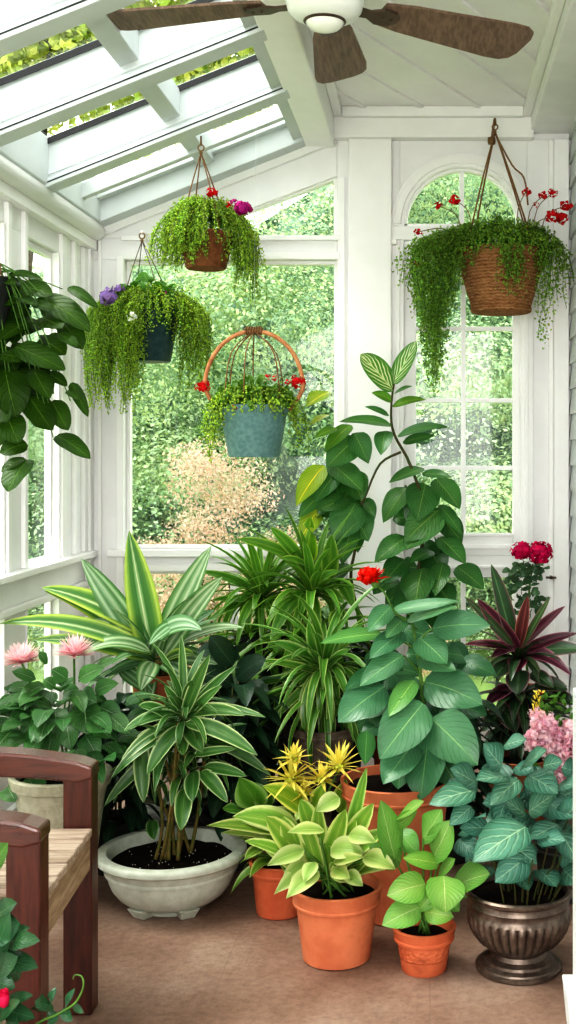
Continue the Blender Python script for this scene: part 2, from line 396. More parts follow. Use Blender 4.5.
# arched fanlight
w = bpy.data.objects.new('window_4', None); COL.objects.link(w); w['kind'] = 'structure'; ROOTLOC[w.name] = V3(0, 0, 0)
g = MB(); g.prism(arc, 'y', YB+.05, YB+.055); g.build('pane', M['glass'], w)
g = MB(); A = [(ACX+(AR-.012)*math.cos(w_), AZ+(AR-.012)*math.sin(w_)) for w_ in np.linspace(0, math.pi, 33)]
g.prism(arc+A, 'y', YB+.03, YB+.08); g.box(ACX-.012, ACX+.012, YB+.03, YB+.08, AZ, AZ+AR-.01); g.box(ACX-AR, ACX+AR, YB+.03, YB+.08, AZ-.0, AZ+.012)
g.build('window_frame', M['white2'], w)
# garden door
w = bpy.data.objects.new('door_1', None); COL.objects.link(w); w['kind'] = 'structure'; ROOTLOC[w.name] = V3(0, 0, 0)
g = MB()
for b in ((400, 416, 241, 764), (513, 527, 241, 764), (416, 513, 241, 259), (416, 513, 535, 556), (416, 513, 556, 578), (416, 513, 720, 764)): g.box(*xz(*b, .02, .07))
g.build('door_leaf', M['white2'], w, bevel=.004)
g = MB(); bb = lambda *a: g.box(*xz(*a[:4], a[4], a[5]))
bb(416, 513, 533, 536, .005, .02); bb(413, 516, 545, 549, .005, .02); bb(413, 516, 566, 569, .008, .02); g.build('door_moulding', M['white2'], w, bevel=.002)
g = MB(); bb(461, 466, 259, 535, .03, .065)
for py in (328, 400, 468): bb(416, 513, py-2.2, py+2.2, .031, .064)
bb(461, 466, 578, 720, .03, .065); g.build('muntin', M['white2'], w, bevel=.002)
g = MB(); bb(416, 513, 259, 535, .046, .05); g.build('pane', M['glass'], w)
g = MB(); bb(416, 513, 578, 720, .046, .05); g.build('pane', M['glass'], w)
g = MB(); bb(545, 555, 575.5, 577.5, -.06, -.04); g.box(fx(549), fx(551.5), YB-.06, YB-.02, fz(578), fz(575)); g.build('door_latch', M['bronzeb'], w)
# left wall ---------------------------------------------------------------
wins = [(5.07, 5.52)]+[(a, a+.45) for a in (4.36, 3.66, 2.96, 2.26, 1.56, .86, .16, -.54)]
xa, xb = XL-.055, XL
m = MB()
m.box(xa, xb, -1.2, YB+.12, 0, .30); m.box(xa, xb, -1.2, YB+.12, .93, 1.06); m.box(xa, xb, -1.2, YB+.12, 2.48, 2.66)
edges = sorted(wins); prev = -1.2
for a, b in edges+[(YB+.12, None)]:
    m.box(xa, xb, prev, a, .30, .93); m.box(xa, xb, prev, a, 1.06, 2.48); prev = b
struct(m.build('wall_left', M['white'], bevel=.004))
m = MB(); m.box(XL, XL+.055, -1.2, YB, 1.045, 1.075); m.box(XL, XL+.025, -1.2, YB, .90, .93); m.box(XL, XL+.03, -1.2, YB, 0, .12); struct(m.build('trim_7', M['white2'], bevel=.005))
m = MB(); m.box(XL, XL+.05, -1.2, YB, 2.57, 2.645); m.tube([(XL+.06, -1.2, 2.655), (XL+.06, YB-.06, 2.655)], .042, 14); struct(m.build('trim_8', M['white2']))
m = MB()
for ya, yb in ((5.53, 5.60), (5.72, 5.76), (5.88, 5.99), (4.82, 4.86), (5.02, 5.06)): m.box(XL-.01, XL+.018, ya, yb, 1.075, 2.57)
struct(m.build('trim_9', M['white2'], bevel=.004))
k = 5
for a, b in wins:
    for z0, z1 in ((1.06, 2.48), (.30, .93)):
        t = .03; x0, x1 = XL-.055, XL-.025
        win(f'window_{k}', [(x0, x1, a, a+t, z0, z1), (x0, x1, b-t, b, z0, z1), (x0, x1, a+t, b-t, z0, z0+t), (x0, x1, a+t, b-t, z1-t, z1),
             (XL-.03, XL+.008, a-.0, a+.008, z0, z1), (XL-.03, XL+.008, b-.012, b, z0, z1)], [(XL-.045, XL-.042, a+t, b-t, z0+t, z1-t)]); k += 1
# right wall (clapboard) ---------------------------------------------------
m = MB(); m.box(XR+.012, XR+.12, -1.2, YB+.12, 0, 3.27)
z = 0.
while z < 3.2:
    m.prism([(XR+.012, z), (XR-.008, z), (XR+.006, z+.125), (XR+.012, z+.125)], 'y', -1.2, YB); z += .125
M['siding'] = plain('grey_siding_paint', (205, 208, 208), .55, .3, nz=.05)
struct(m.build('wall_right', M['siding']))
# ceiling, beams -------------------------------------------------------------
ZC = 3.265
m = MB(); m.box(-.62, XR+.12, -1.2, YB+.12, ZC, ZC+.06); struct(m.build('ceiling', M['ceil']))
m = MB(); d = V3(.5, 1.0, 0); d /= np.linalg.norm(d); nr = V3(d[1], -d[0], 0)
x0c, x1c = -.475, .50
for kk in range(-12, 9):
    o = V3(0.02, 4.9, 0)+V3(0, 1, 0)*kk*.56; pts = []
    for xx in (x0c, x1c):
        t = (xx-o[0])/d[0]; pts.append(o+d*t)
    a, b = pts
    if a[1] > YB-.05: continue
    if b[1] > YB-.06: b = a+(b-a)*((YB-.06-a[1])/(b[1]-a[1]))
    wv = nr*.012
    m.hexa([(*(a-wv)[:2], ZC-.012), (*(a+wv)[:2], ZC-.012), (*(b+wv)[:2], ZC-.012), (*(b-wv)[:2], ZC-.012), (*(a-wv)[:2], ZC), (*(a+wv)[:2], ZC), (*(b+wv)[:2], ZC), (*(b-wv)[:2], ZC)])
struct(m.build('trim_10', M['ceil']))
m = MB(); m.box(-.475, -.435, -1.2, YB-.07, ZC-.045, ZC); m.box(.46, .50, -1.2, YB-.07, ZC-.045, ZC); m.box(-.435, .46, YB-.11, YB-.07, ZC-.05, ZC); struct(m.build('trim_11', M['white2'], bevel=.006))
m = MB(); m.box(-.62, -.475, -1.2, YB, 3.085, 3.36); struct(m.build('trim_12', M['white2'], bevel=.008))
m = MB(); m.box(.50, XR+.1, -1.2, YB, 3.155, 3.30); struct(m.build('trim_13', M['white'], bevel=.006))
# glazed roof ------------------------------------------------------------------
RA, RB = XL-.10, -.60; DR = .20
def slope_box(mm, y0, y1, za, zb, xa=RA, xb=RB):
    p = [(xa, y0, ZR(xa)+za), (xb, y0, ZR(xb)+za), (xb, y1, ZR(xb)+za), (xa, y1, ZR(xa)+za),
         (xa, y0, ZR(xa)+zb), (xb, y0, ZR(xb)+zb), (xb, y1, ZR(xb)+zb), (xa, y1, ZR(xa)+zb)]
    mm.hexa(p)
raf = [5.10, 4.38, 3.68, 2.98, 2.28, 1.58, .88, .18, -.52]
for i, y in enumerate(raf):
    m = MB(); slope_box(m, y-.035, y+.035, 0.02, DR); slope_box(m, y-.055, y+.055, -.012, .022)
    slope_box(m, y-.042, y-.035, .04, .05); slope_box(m, y-.045, y+.045, DR-.025, DR)
    dk = MB(); slope_box(dk, y-.049, y-.044, DR-.03, DR-.004); slope_box(dk, y-.0565, y-.054, .004, .010); struct(dk.build(f'trim_{40+i}', M['black']))
    struct(m.build(f'trim_{14+i}', M['roofpaint'], bevel=.004))
m = MB(); slope_box(m, 5.86, 6.0, 0.0, DR+.02); slope_box(m, 5.55, 5.60, .05, .12); slope_box(m, 5.80, 5.86, .1, .14); struct(m.build('trim_23', M['roofpaint'], bevel=.004))
m = MB()
ys = [5.98]+raf
for i in range(len(ys)-1):
    slope_box(m, ys[i+1]+.03, ys[i]-.03, .07, DR-.02, -1.125, -1.055)
struct(m.build('trim_24', M['roofpaint'], bevel=.004))
m = MB(); slope_box(m, -1.2, YB, -.02, DR, XL-.10, XL+.02); slope_box(m, -1.2, YB, .0, DR, XL+.02, XL+.10)
slope_box(m, -1.2, YB, .02, DR, RB-.07, RB); struct(m.build('trim_25', M['roofpaint'], bevel=.004))
k0 = k
for i in range(len(ys)-1):
    w = bpy.data.objects.new(f'window_{k}', None); k += 1; COL.objects.link(w); w['kind'] = 'structure'; ROOTLOC[w.name] = V3(0, 0, 0)
    g = MB(); slope_box(g, ys[i+1], ys[i], DR, DR+.006); g.build('pane', M['glass'], w)

# ------------------------------------------------------------------ OUTSIDE
def cloud(mm, c, R, n, sz, tb=(1, 1, 1), ta=.25, up=.35, lim=None, jn=.55, fill=False):
    c = np.asarray(c, float); R = np.asarray(R, float)
    d = rng.normal(size=(n, 3)); d /= np.linalg.norm(d, axis=1)[:, None]
    rad = rng.random(n)**.4 if fill else .72+.28*rng.random(n)**.5; rad *= 1+.12*np.sin(d[:, 0]*7+c[0]*5)*np.cos(d[:, 2]*6+d[:, 1]*5)
    p = c+d*R*rad[:, None]
    nn = d+rng.normal(size=(n, 3))*jn+V3(0, 0, up); nn /= np.linalg.norm(nn, axis=1)[:, None]
    a = np.cross(nn, rng.normal(size=(n, 3))); a /= np.linalg.norm(a, axis=1)[:, None]; b = np.cross(nn, a)
    s_ = sz*(.6+.8*rng.random(n))[:, None]
    if lim is not None:
        ok = lim(p); p, a, b, s_ = p[ok], a[ok], b[ok], s_[ok]; n = len(p)
        if not n: return
    V = np.stack([p-a*s_, p-b*s_*.5, p+a*s_, p+b*s_*.5], 1).reshape(-1, 3)
    F_ = [(4*i, 4*i+1, 4*i+2, 4*i+3) for i in range(n)]
    uv = np.tile(np.array([(.5, 0), (0, .5), (.5, 1), (1, .5)]), (n, 1))
    base = mm.n; mm.add(V, F_, uv, (1, 1, 1), True)
    k_ = 1+rng.uniform(-ta, ta, n); h = rng.uniform(-.08, .08, n)
    mm.t[-1] = np.repeat(np.stack([tb[0]*k_*(1+h), tb[1]*k_, tb[2]*k_*(1-h)], 1), 4, 0)
def treetop(p):       # the skyline drops to the left
    px = CX+p[:, 0]/p[:, 1]*F; cap = np.interp(px, [-400, 60, 235, 300, 340], [330, 262, 236, 168, 120])
    return (CY-(p[:, 2]-EYE)*F/p[:, 1]) > cap
m = MB()
for i in range(210):
    y = rng.uniform(9.8, 13.5); x = rng.uniform(-.40*y, .24*y); zz = rng.uniform(-.3, 5.6)
    r = rng.uniform(.45, .95)
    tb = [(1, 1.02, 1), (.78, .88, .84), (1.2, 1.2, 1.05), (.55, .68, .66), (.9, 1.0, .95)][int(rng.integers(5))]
    cloud(m, (x, y, zz), (r*1.25, r, r*.62), 1900, .021, tb, .09, .7, treetop, .3)
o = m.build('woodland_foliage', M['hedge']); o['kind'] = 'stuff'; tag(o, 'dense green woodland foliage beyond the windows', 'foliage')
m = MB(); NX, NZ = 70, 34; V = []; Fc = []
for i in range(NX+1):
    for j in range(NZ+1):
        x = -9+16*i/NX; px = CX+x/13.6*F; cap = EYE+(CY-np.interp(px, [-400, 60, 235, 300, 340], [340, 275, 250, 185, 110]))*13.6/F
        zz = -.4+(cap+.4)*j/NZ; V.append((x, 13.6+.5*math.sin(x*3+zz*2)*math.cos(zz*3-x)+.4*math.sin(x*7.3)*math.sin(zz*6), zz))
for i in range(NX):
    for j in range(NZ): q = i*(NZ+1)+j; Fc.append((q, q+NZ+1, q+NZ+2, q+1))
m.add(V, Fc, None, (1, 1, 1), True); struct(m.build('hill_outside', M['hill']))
def shrub(label, c, R, n, sz, mat, tb=(1, 1, 1)):
    t = thing('garden_shrub', label, 'shrub', (c[0], c[1], -.3)); g = MB()
    for i in range(70):
        hq = U(0, 1)**1.3; q = V3(*c)+V3(U(-1, 1)*R[0]*(1.05-hq*.85), U(-.6, .6)*R[1], (hq*2-1)*R[2]); k_ = U(.16, .40); cloud(g, q, (R[0]*k_, R[1]*k_, R[2]*k_*.75), n//70, sz, tb if i % 4 else (.72, .86, .74), .2, jn=.9, fill=True)
    g.build('foliage', mat, t); g = MB()
    for i in range(5): g.tube([(c[0]+U(-.1, .1), c[1], -.3), (c[0]+U(-.3, .3), c[1]+U(-.1, .1), c[2])], .025, 6, .01)
    g.build('stem', M['bark'], t)
shrub('pale peach blossoming shrub outside below the blue hanging pot', (-1.46, 8.0, .86), (.86, .42, .70), 26000, .013, M['blossom'])
shrub('rounded pale pink and green shrub outside, close to the lower right of the big window', (-.22, 8.0, .62), (.32, .36, .5), 9000, .013, M['blossom'], (.86, .92, .82))
t = thing('tree', 'yellow-green sunlit tree crown seen above the glazed roof', 'tree', (-2.75, 7.7, -.3)); g = MB()
for i in range(64):
    w = U(0, 6.28); r = U(0, 1)**.5; q = V3(-2.0+1.7*r*math.cos(w), 7.7+.9*r*math.sin(w), 4.75+U(-.85, .9))
    cloud(g, q, (.5, .5, .36), 560, .034, [(1, 1, 1), (.8, .95, .8), (1.1, 1.06, 1.0)][i % 3], .25)
g.build('foliage', M['roofleaf'], t)
g = MB(); g.tube([(-2.75, 7.7, -.3), (-2.72, 7.7, 2), (-2.4, 7.7, 4.6)], .11, 8, .05); g.build('trunk', M['bark'], t)

# ------------------------------------------------------------------ CEILING FAN
fc = V3(-.335, 3.82, ZC)
t = thing('ceiling_fan', 'white ceiling fan with dark walnut blades and a small glass bowl', 'fan', tuple(fc))
g = MB(); g.lathe(fc, [(.07, 0), (.07, -.02), (.05, -.045), (.016, -.05)], 32, cap0=True); g.build('canopy', M['fanwhite'], t)
g = MB(); g.lathe(fc, [(.014, -.04), (.014, -.16)], 16, cap0=False); g.build('downrod', M['fanwhite'], t)
g = MB(); g.lathe(fc, [(.02, -.14), (.09, -.15), (.118, -.18), (.124, -.23), (.124, -.275), (.118, -.30), (.10, -.32), (.06, -.335), (.02, -.338)], 48, cap1=True); g.build('motor_housing', M['fanwhite'], t)
g = MB(); g.lathe(fc, [(.062, -.334), (.058, -.346), (.045, -.358), (.022, -.366), (.004, -.368)], 32, cap1=True); g.build('glass_bowl', M['fanglass'], t)
g = MB(); g.lathe(fc, [(.066, -.328), (.068, -.336), (.062, -.34)], 32); g.build('bowl_rim', M['bronzeb'], t)
for deg in (90, 32, 166, 236, 304):
    a = math.radians(deg); d = V3(math.cos(a), math.sin(a), 0); sd = V3(-d[1], d[0], 0); zc = -.265
    out = [(.20, .052), (.30, .070), (.5, .086), (.68, .100), (.74, .097), (.772, .078), (.785, .045)]
    pts = [(r, w) for r, w in out]+[(r, -w) for r, w in reversed(out)]
    g = MB(); tilt = -.06 if deg == 166 else -.26
    top = [fc+d*r+sd*w*math.cos(tilt)+V3(0, 0, zc+w*math.sin(tilt)) for r, w in pts]; n = len(top)
    g.add(top+[q-V3(0, 0, .009) for q in top], [tuple(range(n)), tuple(range(2*n-1, n-1, -1))]+[(i, i+n, (i+1) % n+n, (i+1) % n) for i in range(n)])
    mt = M['blade']
    b = g.build('blade', mt, t)
    g = MB(); pp = [(.11, .022), (.16, .018), (.20, .04), (.25, .034), (.27, .012)]; pp = pp+[(r, -w) for r, w in reversed(pp)]
    top = [fc+d*r+sd*w+V3(0, 0, zc-.012+w*math.sin(tilt)) for r, w in pp]; n = len(top)
    g.add(top+[q-V3(0, 0, .007) for q in top], [tuple(range(n)), tuple(range(2*n-1, n-1, -1))]+[(i, i+n, (i+1) % n+n, (i+1) % n) for i in range(n)])
    for r in (.215, .245): g.ball(fc+d*r+V3(0, 0, zc-.02), (.006, .006, .004))
    g.build('blade_bracket', M['bronzeb'], b)

# ------------------------------------------------------------------ ARMCHAIR
t = thing('armchair', 'reddish brown wooden armchair with weathered slatted seat and curved arms', 'chair', (-1.2, 3.08, 0))
xf0, xf1 = -.985, -.905                      # front posts face the room
for yy, dx in ((2.80, .006), (3.35, -.03)):
    g = MB(); g.box(xf0+dx, xf1+dx, yy-.035, yy+.035, 0, .665); g.build('leg', M['mahog'], t, bevel=.006)
    g = MB(); g.box(-1.56, -1.48, yy-.035, yy+.035, 0, .95); g.build('leg', M['mahog'], t, bevel=.006)
    N = 14; up = []; lo = []
    for i in range(N+1):
        q = i/N; x = -1.50+q*(.597+dx); z_ = .700+.028*math.sin(math.pi*min(1, q*1.05))
        up.append((x, z_)); lo.append((x, z_-.055-(.012*math.sin(math.pi*q))))
    up[-1] = (up[-1][0], up[-1][1]-.012); lo[-1] = (lo[-1][0], .655)
    g = MB(); g.prism(up+lo[::-1], 'y', yy-.042, yy+.042); g.build('armrest', M['mahogx'], t, bevel=.007)
g = MB()
for i in range(5):
    a = 2.845+i*.094; g.box(-1.50, -.906-.006*i, a, a+.084, .50, .522)
g.build('seat', M['weath'], t, bevel=.004)
g = MB(); g.prism([(-.955, 2.835), (-.908, 2.835), (-.938, 3.315), (-.975, 3.315)], 'z', .405, .499); g.build('apron', M['weathy'], t, bevel=.004)
g = MB(); g.box(-1.53, -.985, 2.79, 2.815, .41, .499); g.build('side_rail', M['mahogx'], t, bevel=.004)
g = MB(); g.box(-1.53, -.985, 3.335, 3.36, .41, .499); g.build('side_rail', M['mahogx'], t, bevel=.004)
g = MB(); g.box(-1.545, -1.495, 2.835, 3.315, .86, .94); g.box(-1.54, -1.50, 2.835, 3.315, .56, .60)
for i in range(5): a = 2.87+i*.09; g.box(-1.53, -1.51, a, a+.05, .60, .86)
g.build('backrest', M['mahog'], t, bevel=.004)

# ------------------------------------------------------------------ PLANT HELPERS
class CP:                                      # crop coordinates -> scene point
    def __init__(s, ox, oy, k, Y): s.ox, s.oy, s.k, s.Y = ox, oy, k, Y
    def p(s, x, y, dy=0): return P(s.ox+x/s.k, s.oy+y/s.k, s.Y+dy)
    def w(s, w): return w/s.k*s.Y/F
def hand(mb, cp, leaves, prof=(.5, .8), fold=.12, yspread=.0, dyb=0., dyt=-.08, rip=.01, ta=.12, nl=8, ws=1.1, curl=.0, nh=None, base=(1, 1, 1)):
    for L in leaves:
        x0, y0, x1, y1, w = L[:5]; arch = L[5] if len(L) > 5 and L[5] is not None else 8
        tint = L[6] if len(L) > 6 and L[6] is not None else base; extra = L[7] if len(L) > 7 else 0
        db = dyb+U(-yspread, yspread)+extra; a = cp.p(x0, y0, db); b = cp.p(x1, y1, db+dyt+U(-.03, .03))
        c = (a+b)/2+V3(0, -.02, cp.w(arch))
        if nh is None:
            h = V3(U(-.35, .35), -.8, U(.25, 1.25))
        else: h = np.asarray(nh)+V3(U(-.2, .2), 0, U(-.2, .2))
        mb.leaf(a, c, b, cp.w(w)*ws, prof, h, fold, rip, tnt(ta, tint), nl, curl)
def rosette(mb, c, n, L, W, el=(85, 5), droop=(30, 80), prof=(.45, .75), az=(0, 360), fold=.18, ta=.15, rip=0., nl=9, base=(1, 1, 1), rise=.0, rb=.012):
    ga = 137.5; off = U(0, 360)
    for i in range(n):
        q = i/max(n-1, 1); a = math.radians(az[0]+((i*ga+off) % 360)/360*(az[1]-az[0])) if az != (0, 360) else math.radians(i*ga+off)
        e0 = math.radians(el[0]+(el[1]-el[0])*q+U(-9, 9)); dr = math.radians(droop[0]+(droop[1]-droop[0])*q+U(-12, 12)); ln = U(*L); w = U(*W)
        h = V3(math.cos(a), math.sin(a), 0); d0 = h*math.cos(e0)+V3(0, 0, math.sin(e0)); e1 = e0-dr; d1 = h*math.cos(e1)+V3(0, 0, math.sin(e1))
        p0 = np.asarray(c, float)+h*rb+V3(0, 0, rise*(1-q)); p1 = p0+d0*ln*.5; p2 = p1+d1*ln*.5
        nh = V3(0, 0, 1)*math.cos(e0)-h*math.sin(e0)
        mb.leaf(p0, p1, p2, w, prof, nh+V3(U(-.2, .2), U(-.2, .2), 0), fold, rip, tnt(ta, base), nl)
def stemline(mb, pts, r, r1=None, seg=7):
    pts = [np.asarray(p, float) for p in pts]
    if len(pts) == 2: pts = [pts[0], (pts[0]+pts[1])/2+V3(U(-.006, .006), U(-.006, .006), 0), pts[1]]
    out = []                                      # Catmull-Rom
    for i in range(len(pts)-1):
        a, b, c, d = pts[max(i-1, 0)], pts[i], pts[i+1], pts[min(i+2, len(pts)-1)]
        for q in (0, .25, .5, .75):
            out.append(.5*((2*b)+(c-a)*q+(2*a-5*b+4*c-d)*q*q+(3*b-a-3*c+d)*q**3))
    out.append(pts[-1]); mb.tube(out, r, seg, r1)
def pot(root, c, rt, rb, h, mat, lip=.012, liph=.035, style='terra', soil=True, wall=.012):
    g = MB()
    if style == 'terra':
        rl = rb+(rt-rb)*(1-liph/h)
        pr = [(rb*.94, 0), (rb, .004), (rl-lip*.75, h-liph-.012), (rl-lip*.75, h-liph-.001), (rl, h-liph), (rl+.003, h-liph+.004), (rl+.003, h-liph+.010), (rl+.0005, h-liph+.013), (rt-.002, h-.006), (rt, h-.002), (rt-.003, h), (rt-wall, h), (rt-wall-.003, h-.01), (rb*.9, h*.4)]
    else: pr = style
    g.lathe(c, pr, 56); o = g.build('pot', mat, root)
    if soil:
        g = MB(); z_ = h-.03; rs = rt-wall-.008 if style == 'terra' else rt
        V = [(c[0], c[1], c[2]+z_+.012)]; Fc = []
        for j, q in enumerate((.35, .7, 1.)):
            for i in range(32): w = 2*math.pi*i/32; V.append((c[0]+rs*q*math.cos(w), c[1]+rs*q*math.sin(w), c[2]+z_+.01*(1-q)+U(-.003, .003)))
        for i in range(32): Fc.append((0, 1+i, 1+(i+1) % 32))
        for j in range(2):
            for i in range(32): Fc.append((1+j*32+i, 1+(j+1)*32+i, 1+(j+1)*32+(i+1) % 32, 1+j*32+(i+1) % 32))
        g.add(V, Fc, None, (1, 1, 1), True)
        g.build('soil', M['soil'], root)
    return o
def petals(mb, c, n, L, W, el=(80, -10), droop=20, ta=.12, base=(1, 1, 1), tilt=(0, 0), prof=(.5, .6)):
    for i in range(n):
        q = (i/n)**.8; a = i*2.39996; e = math.radians(el[0]+(el[1]-el[0])*q+U(-8, 8)); l = U(*L); w = U(*W)
        h = V3(math.cos(a), math.sin(a), 0); d = h*math.cos(e)+V3(tilt[0], tilt[1], math.sin(e)); d /= np.linalg.norm(d); d2 = d+V3(0, 0, -math.sin(math.radians(droop)))
        p0 = np.asarray(c, float); p1 = p0+d*l*.5; p2 = p1+d2*l*.5
        mb.leaf(p0, p1, p2, w, prof, V3(0, 0, 1)*math.cos(e)-h*math.sin(e), .15, 0, tnt(ta, base), 4, 0, 2)
def fcluster(mb, c, R, n, sz, base=(1, 1, 1), ta=.2, squash=.8):
    for i in range(n):
        d = rng.normal(size=3); d /= np.linalg.norm(d); p = np.asarray(c)+d*V3(R, R, R*squash)*(.55+.45*random.random())
        s_ = sz*U(.7, 1.2); a = np.cross(d, rng.normal(size=3)); a /= np.linalg.norm(a)
        mb.leaf(p-a*s_*.5, p+d*s_*.35, p+a*s_*.5, s_*.95, (.5, .5), d, .1, .12, tnt(ta, base), 3, 0, 2)
def beadset(mb, pts, sz, tints):
    n = len(pts); pts = np.asarray(pts); s_ = sz*(.65+.7*rng.random(n))[:, None, None]
    o = np.array([(1, 0, 0), (0, 1, 0), (-1, 0, 0), (0, -1, 0), (0, 0, .9), (0, 0, -.9)])
    # random yaw/tilt per bead
    q = rng.normal(size=(n, 3, 3)); qq = np.stack([np.linalg.qr(q[i])[0] for i in range(n)])
    V = pts[:, None, :]+np.einsum('kj,nij->nki', o*np.array([1, .9, .55]), qq)*s_
    Fc = []
    for i in range(n):
        b = 6*i; Fc += [(b, b+1, b+4), (b+1, b+2, b+4), (b+2, b+3, b+4), (b+3, b, b+4), (b+1, b, b+5), (b+2, b+1, b+5), (b+3, b+2, b+5), (b, b+3, b+5)]
    mb.add(V.reshape(-1, 3), Fc, None, (1, 1, 1), True); mb.t[-1] = np.repeat(np.asarray(tints), 6, 0)
def trailing(mb, c, strands, sz, step=.011, jit=.009, stemmb=None, wig=.02):
    """strands: (angle, r0, r1, top height, length) around centre c (rim centre)"""
    pts, tn = [], []; c = np.asarray(c, float)
    for (a, r0, r1, zt, ln) in strands:
        h = V3(math.cos(a), math.sin(a), 0); ph = U(0, 6); path = []
        for i in range(8): q = i/7; path.append(c+h*(r0+(r1-r0)*q)+V3(0, 0, zt*(1-(q*1.05)**2.2)+0*q))
        p = path[-1].copy(); n = max(int(ln/.03), 1); vx = h*U(.0, .004)
        for i in range(n):
            p = p+V3(wig*.3*math.sin(ph+i*.5), wig*.3*math.cos(ph*1.7+i*.4), -.03)+vx*max(0, 1-i/6); path.append(p.copy())
        if stemmb is not None and random.random() < .5: stemmb.tube(path[::2]+[path[-1]], .0011, 3)
        ct = U(.78, 1.2); hh = U(-.1, .1)
        for i in range(len(path)-1):
            sg = path[i+1]-path[i]; k = max(1, int(np.linalg.norm(sg)/step))
            for j in range(k):
                q = path[i]+sg*(j/k)+rng.normal(size=3)*jit*.6; pts.append(q); kk = ct*U(.8, 1.2); tn.append((kk*(1+hh), kk, kk*(1-hh)))
    if pts: beadset(mb, pts, sz, tn)
def tuft(mb, c, R, n, sz, base=(1, 1, 1), zoff=0., prof=(.6, .6), ta=.2, flat=.6):
    for i in range(n):
        d = rng.normal(size=3); d[2] = abs(d[2])*flat+.05; d /= np.linalg.norm(d); p = np.asarray(c)+d*np.asarray(R)*(.6+.4*random.random())
        a = d+rng.normal(size=3)*.6; a /= np.linalg.norm(a); L_ = sz*U(.7, 1.4)
        mb.leaf(p, p+a*L_*.5+V3(0, 0, .003), p+a*L_-V3(0, 0, L_*.15), L_*.75, prof, d+V3(0, 0, .4), .12, .03, tnt(ta, base), 4, 0, 2)

M['bead'] = leaf_mat('trailing_bead', [(0, (164, 196, 72)), (1, (190, 216, 96))], mott=.2, rough=.45, trans=.5, bump=.0)
M['bead2'] = leaf_mat('trailing_leaflet', [(0, (116, 162, 62)), (1, (150, 188, 86))], mott=.3, rough=.45, trans=.5, bump=.0)
M['tuft'] = leaf_mat('basket_leaf', [(0, (86, 136, 50)), (1, (110, 156, 62))], (150, 180, 100), 5, vamt=.3, rough=.45, trans=.25)
M['red'] = petal_mat('red_petal', (206, 30, 36)); M['magenta'] = petal_mat('magenta_petal', (206, 20, 92)); M['purple'] = petal_mat('purple_petal', (164, 132, 196))
M['mauve'] = petal_mat('magenta_purple_petal', (178, 40, 130)); M['pinkw'] = petal_mat('pale_pink_petal', (255, 228, 234), None, .6, .5); M['pink'] = petal_mat('pink_petal', (238, 156, 172), (255, 228, 230))
M['white_f'] = petal_mat('white_petal', (240, 240, 236)); M['yellow'] = petal_mat('yellow_bract', (210, 200, 84), (238, 220, 120)); M['orangered'] = petal_mat('vermilion_petal', (232, 44, 26))

M['bead3'] = leaf_mat('basket_leaflet', [(0, (136, 178, 74)), (1, (168, 202, 98))], mott=.3, rough=.45, trans=.55, bump=.0)
# ------------------------------------------------------------------ HANGING BASKETS
def basket(kind, label, Y, hook, cords_to, potpos, rt, rb, h, potmat, strands, bead, bsz, tuftn, tuftR, tuftsz, flowers, cordmat, tuftbase=(1, 1, 1), cordr=.0028, ncord=4, style=None, step=.009, jit=.009, ringr=.013, nohook=False):
    c = V3(*potpos); t = thing(kind, label, 'hanging basket' if kind != 'hanging_pot' else 'hanging pot', (c[0], c[1], c[2]), None)
    pr = style or [(rb*.96, 0), (rb, .004), (rb+(rt-rb)*.85, h*.84), (rt, h*.87), (rt+.004, h*.93), (rt+.003, h), (rt-.008, h), (rt-.014, h*.9)]
    g = MB(); g.lathe(c, pr, 48); g.build('pot', potmat, t)
    g = MB(); g.lathe(c, [(rt-.016, h-.03), (.002, h-.02)], 32, cap0=False); g.build('soil', M['soil'], t)
    rim = c+V3(0, 0, h)
    if not nohook:
        for i in range(ncord):
            a = math.radians(40+i*360/ncord); q = rim+V3(math.cos(a), math.sin(a), 0)*(rt-.004)
            g = MB(); hk = V3(*hook)-V3(0, 0, ringr*1.6); mid = (q+hk)/2+V3(math.cos(a), math.sin(a), 0)*.006
            stemline(g, [q, mid, hk], cordr, None, 6); g.build('cord', cordmat, t)
        g = MB(); hk = V3(*hook); g.tube([hk+V3(ringr*math.cos(w), 0, ringr*math.sin(w)) for w in np.linspace(0, 2*math.pi, 16)[:-1]], .0035, 6, closed=True)
        g.ball(hk-V3(0, 0, ringr*1.7), .008); g.build('hanging_ring', M['hook'], t)
    sm = MB(); g = MB(); trailing(g, rim, strands, bsz, step, jit, sm); g.build('trailing_foliage', bead, t)
    if sm.n: sm.build('vine_stem', M['stemg'], t)
    if tuftn: g = MB(); tuft(g, rim+V3(0, 0, -.01), tuftR, tuftn, tuftsz, tuftbase); g.build('foliage', M['tuft'], t)
    for (px, py, dy, r, n, mat) in flowers:
        g = MB(); fcluster(g, P(px, py, Y+dy), r, n, r*.75); g.build('flower', mat, t)
    return t, rim
def mkstr(n, rt, out, zt, fl, a0=0, a1=360, r0=.25):
    S = []
    for i in range(n):
        a = math.radians(U(a0, a1)); S.append((a, rt*U(0.05, r0+.5), rt*U(1.0, out), U(*zt), max(0.02, fl(a)*U(.45, 1.))))
    return S
cosd = lambda a, c, w: max(0, 1-abs(((math.degrees(a)-c+180) % 360)-180)/w)
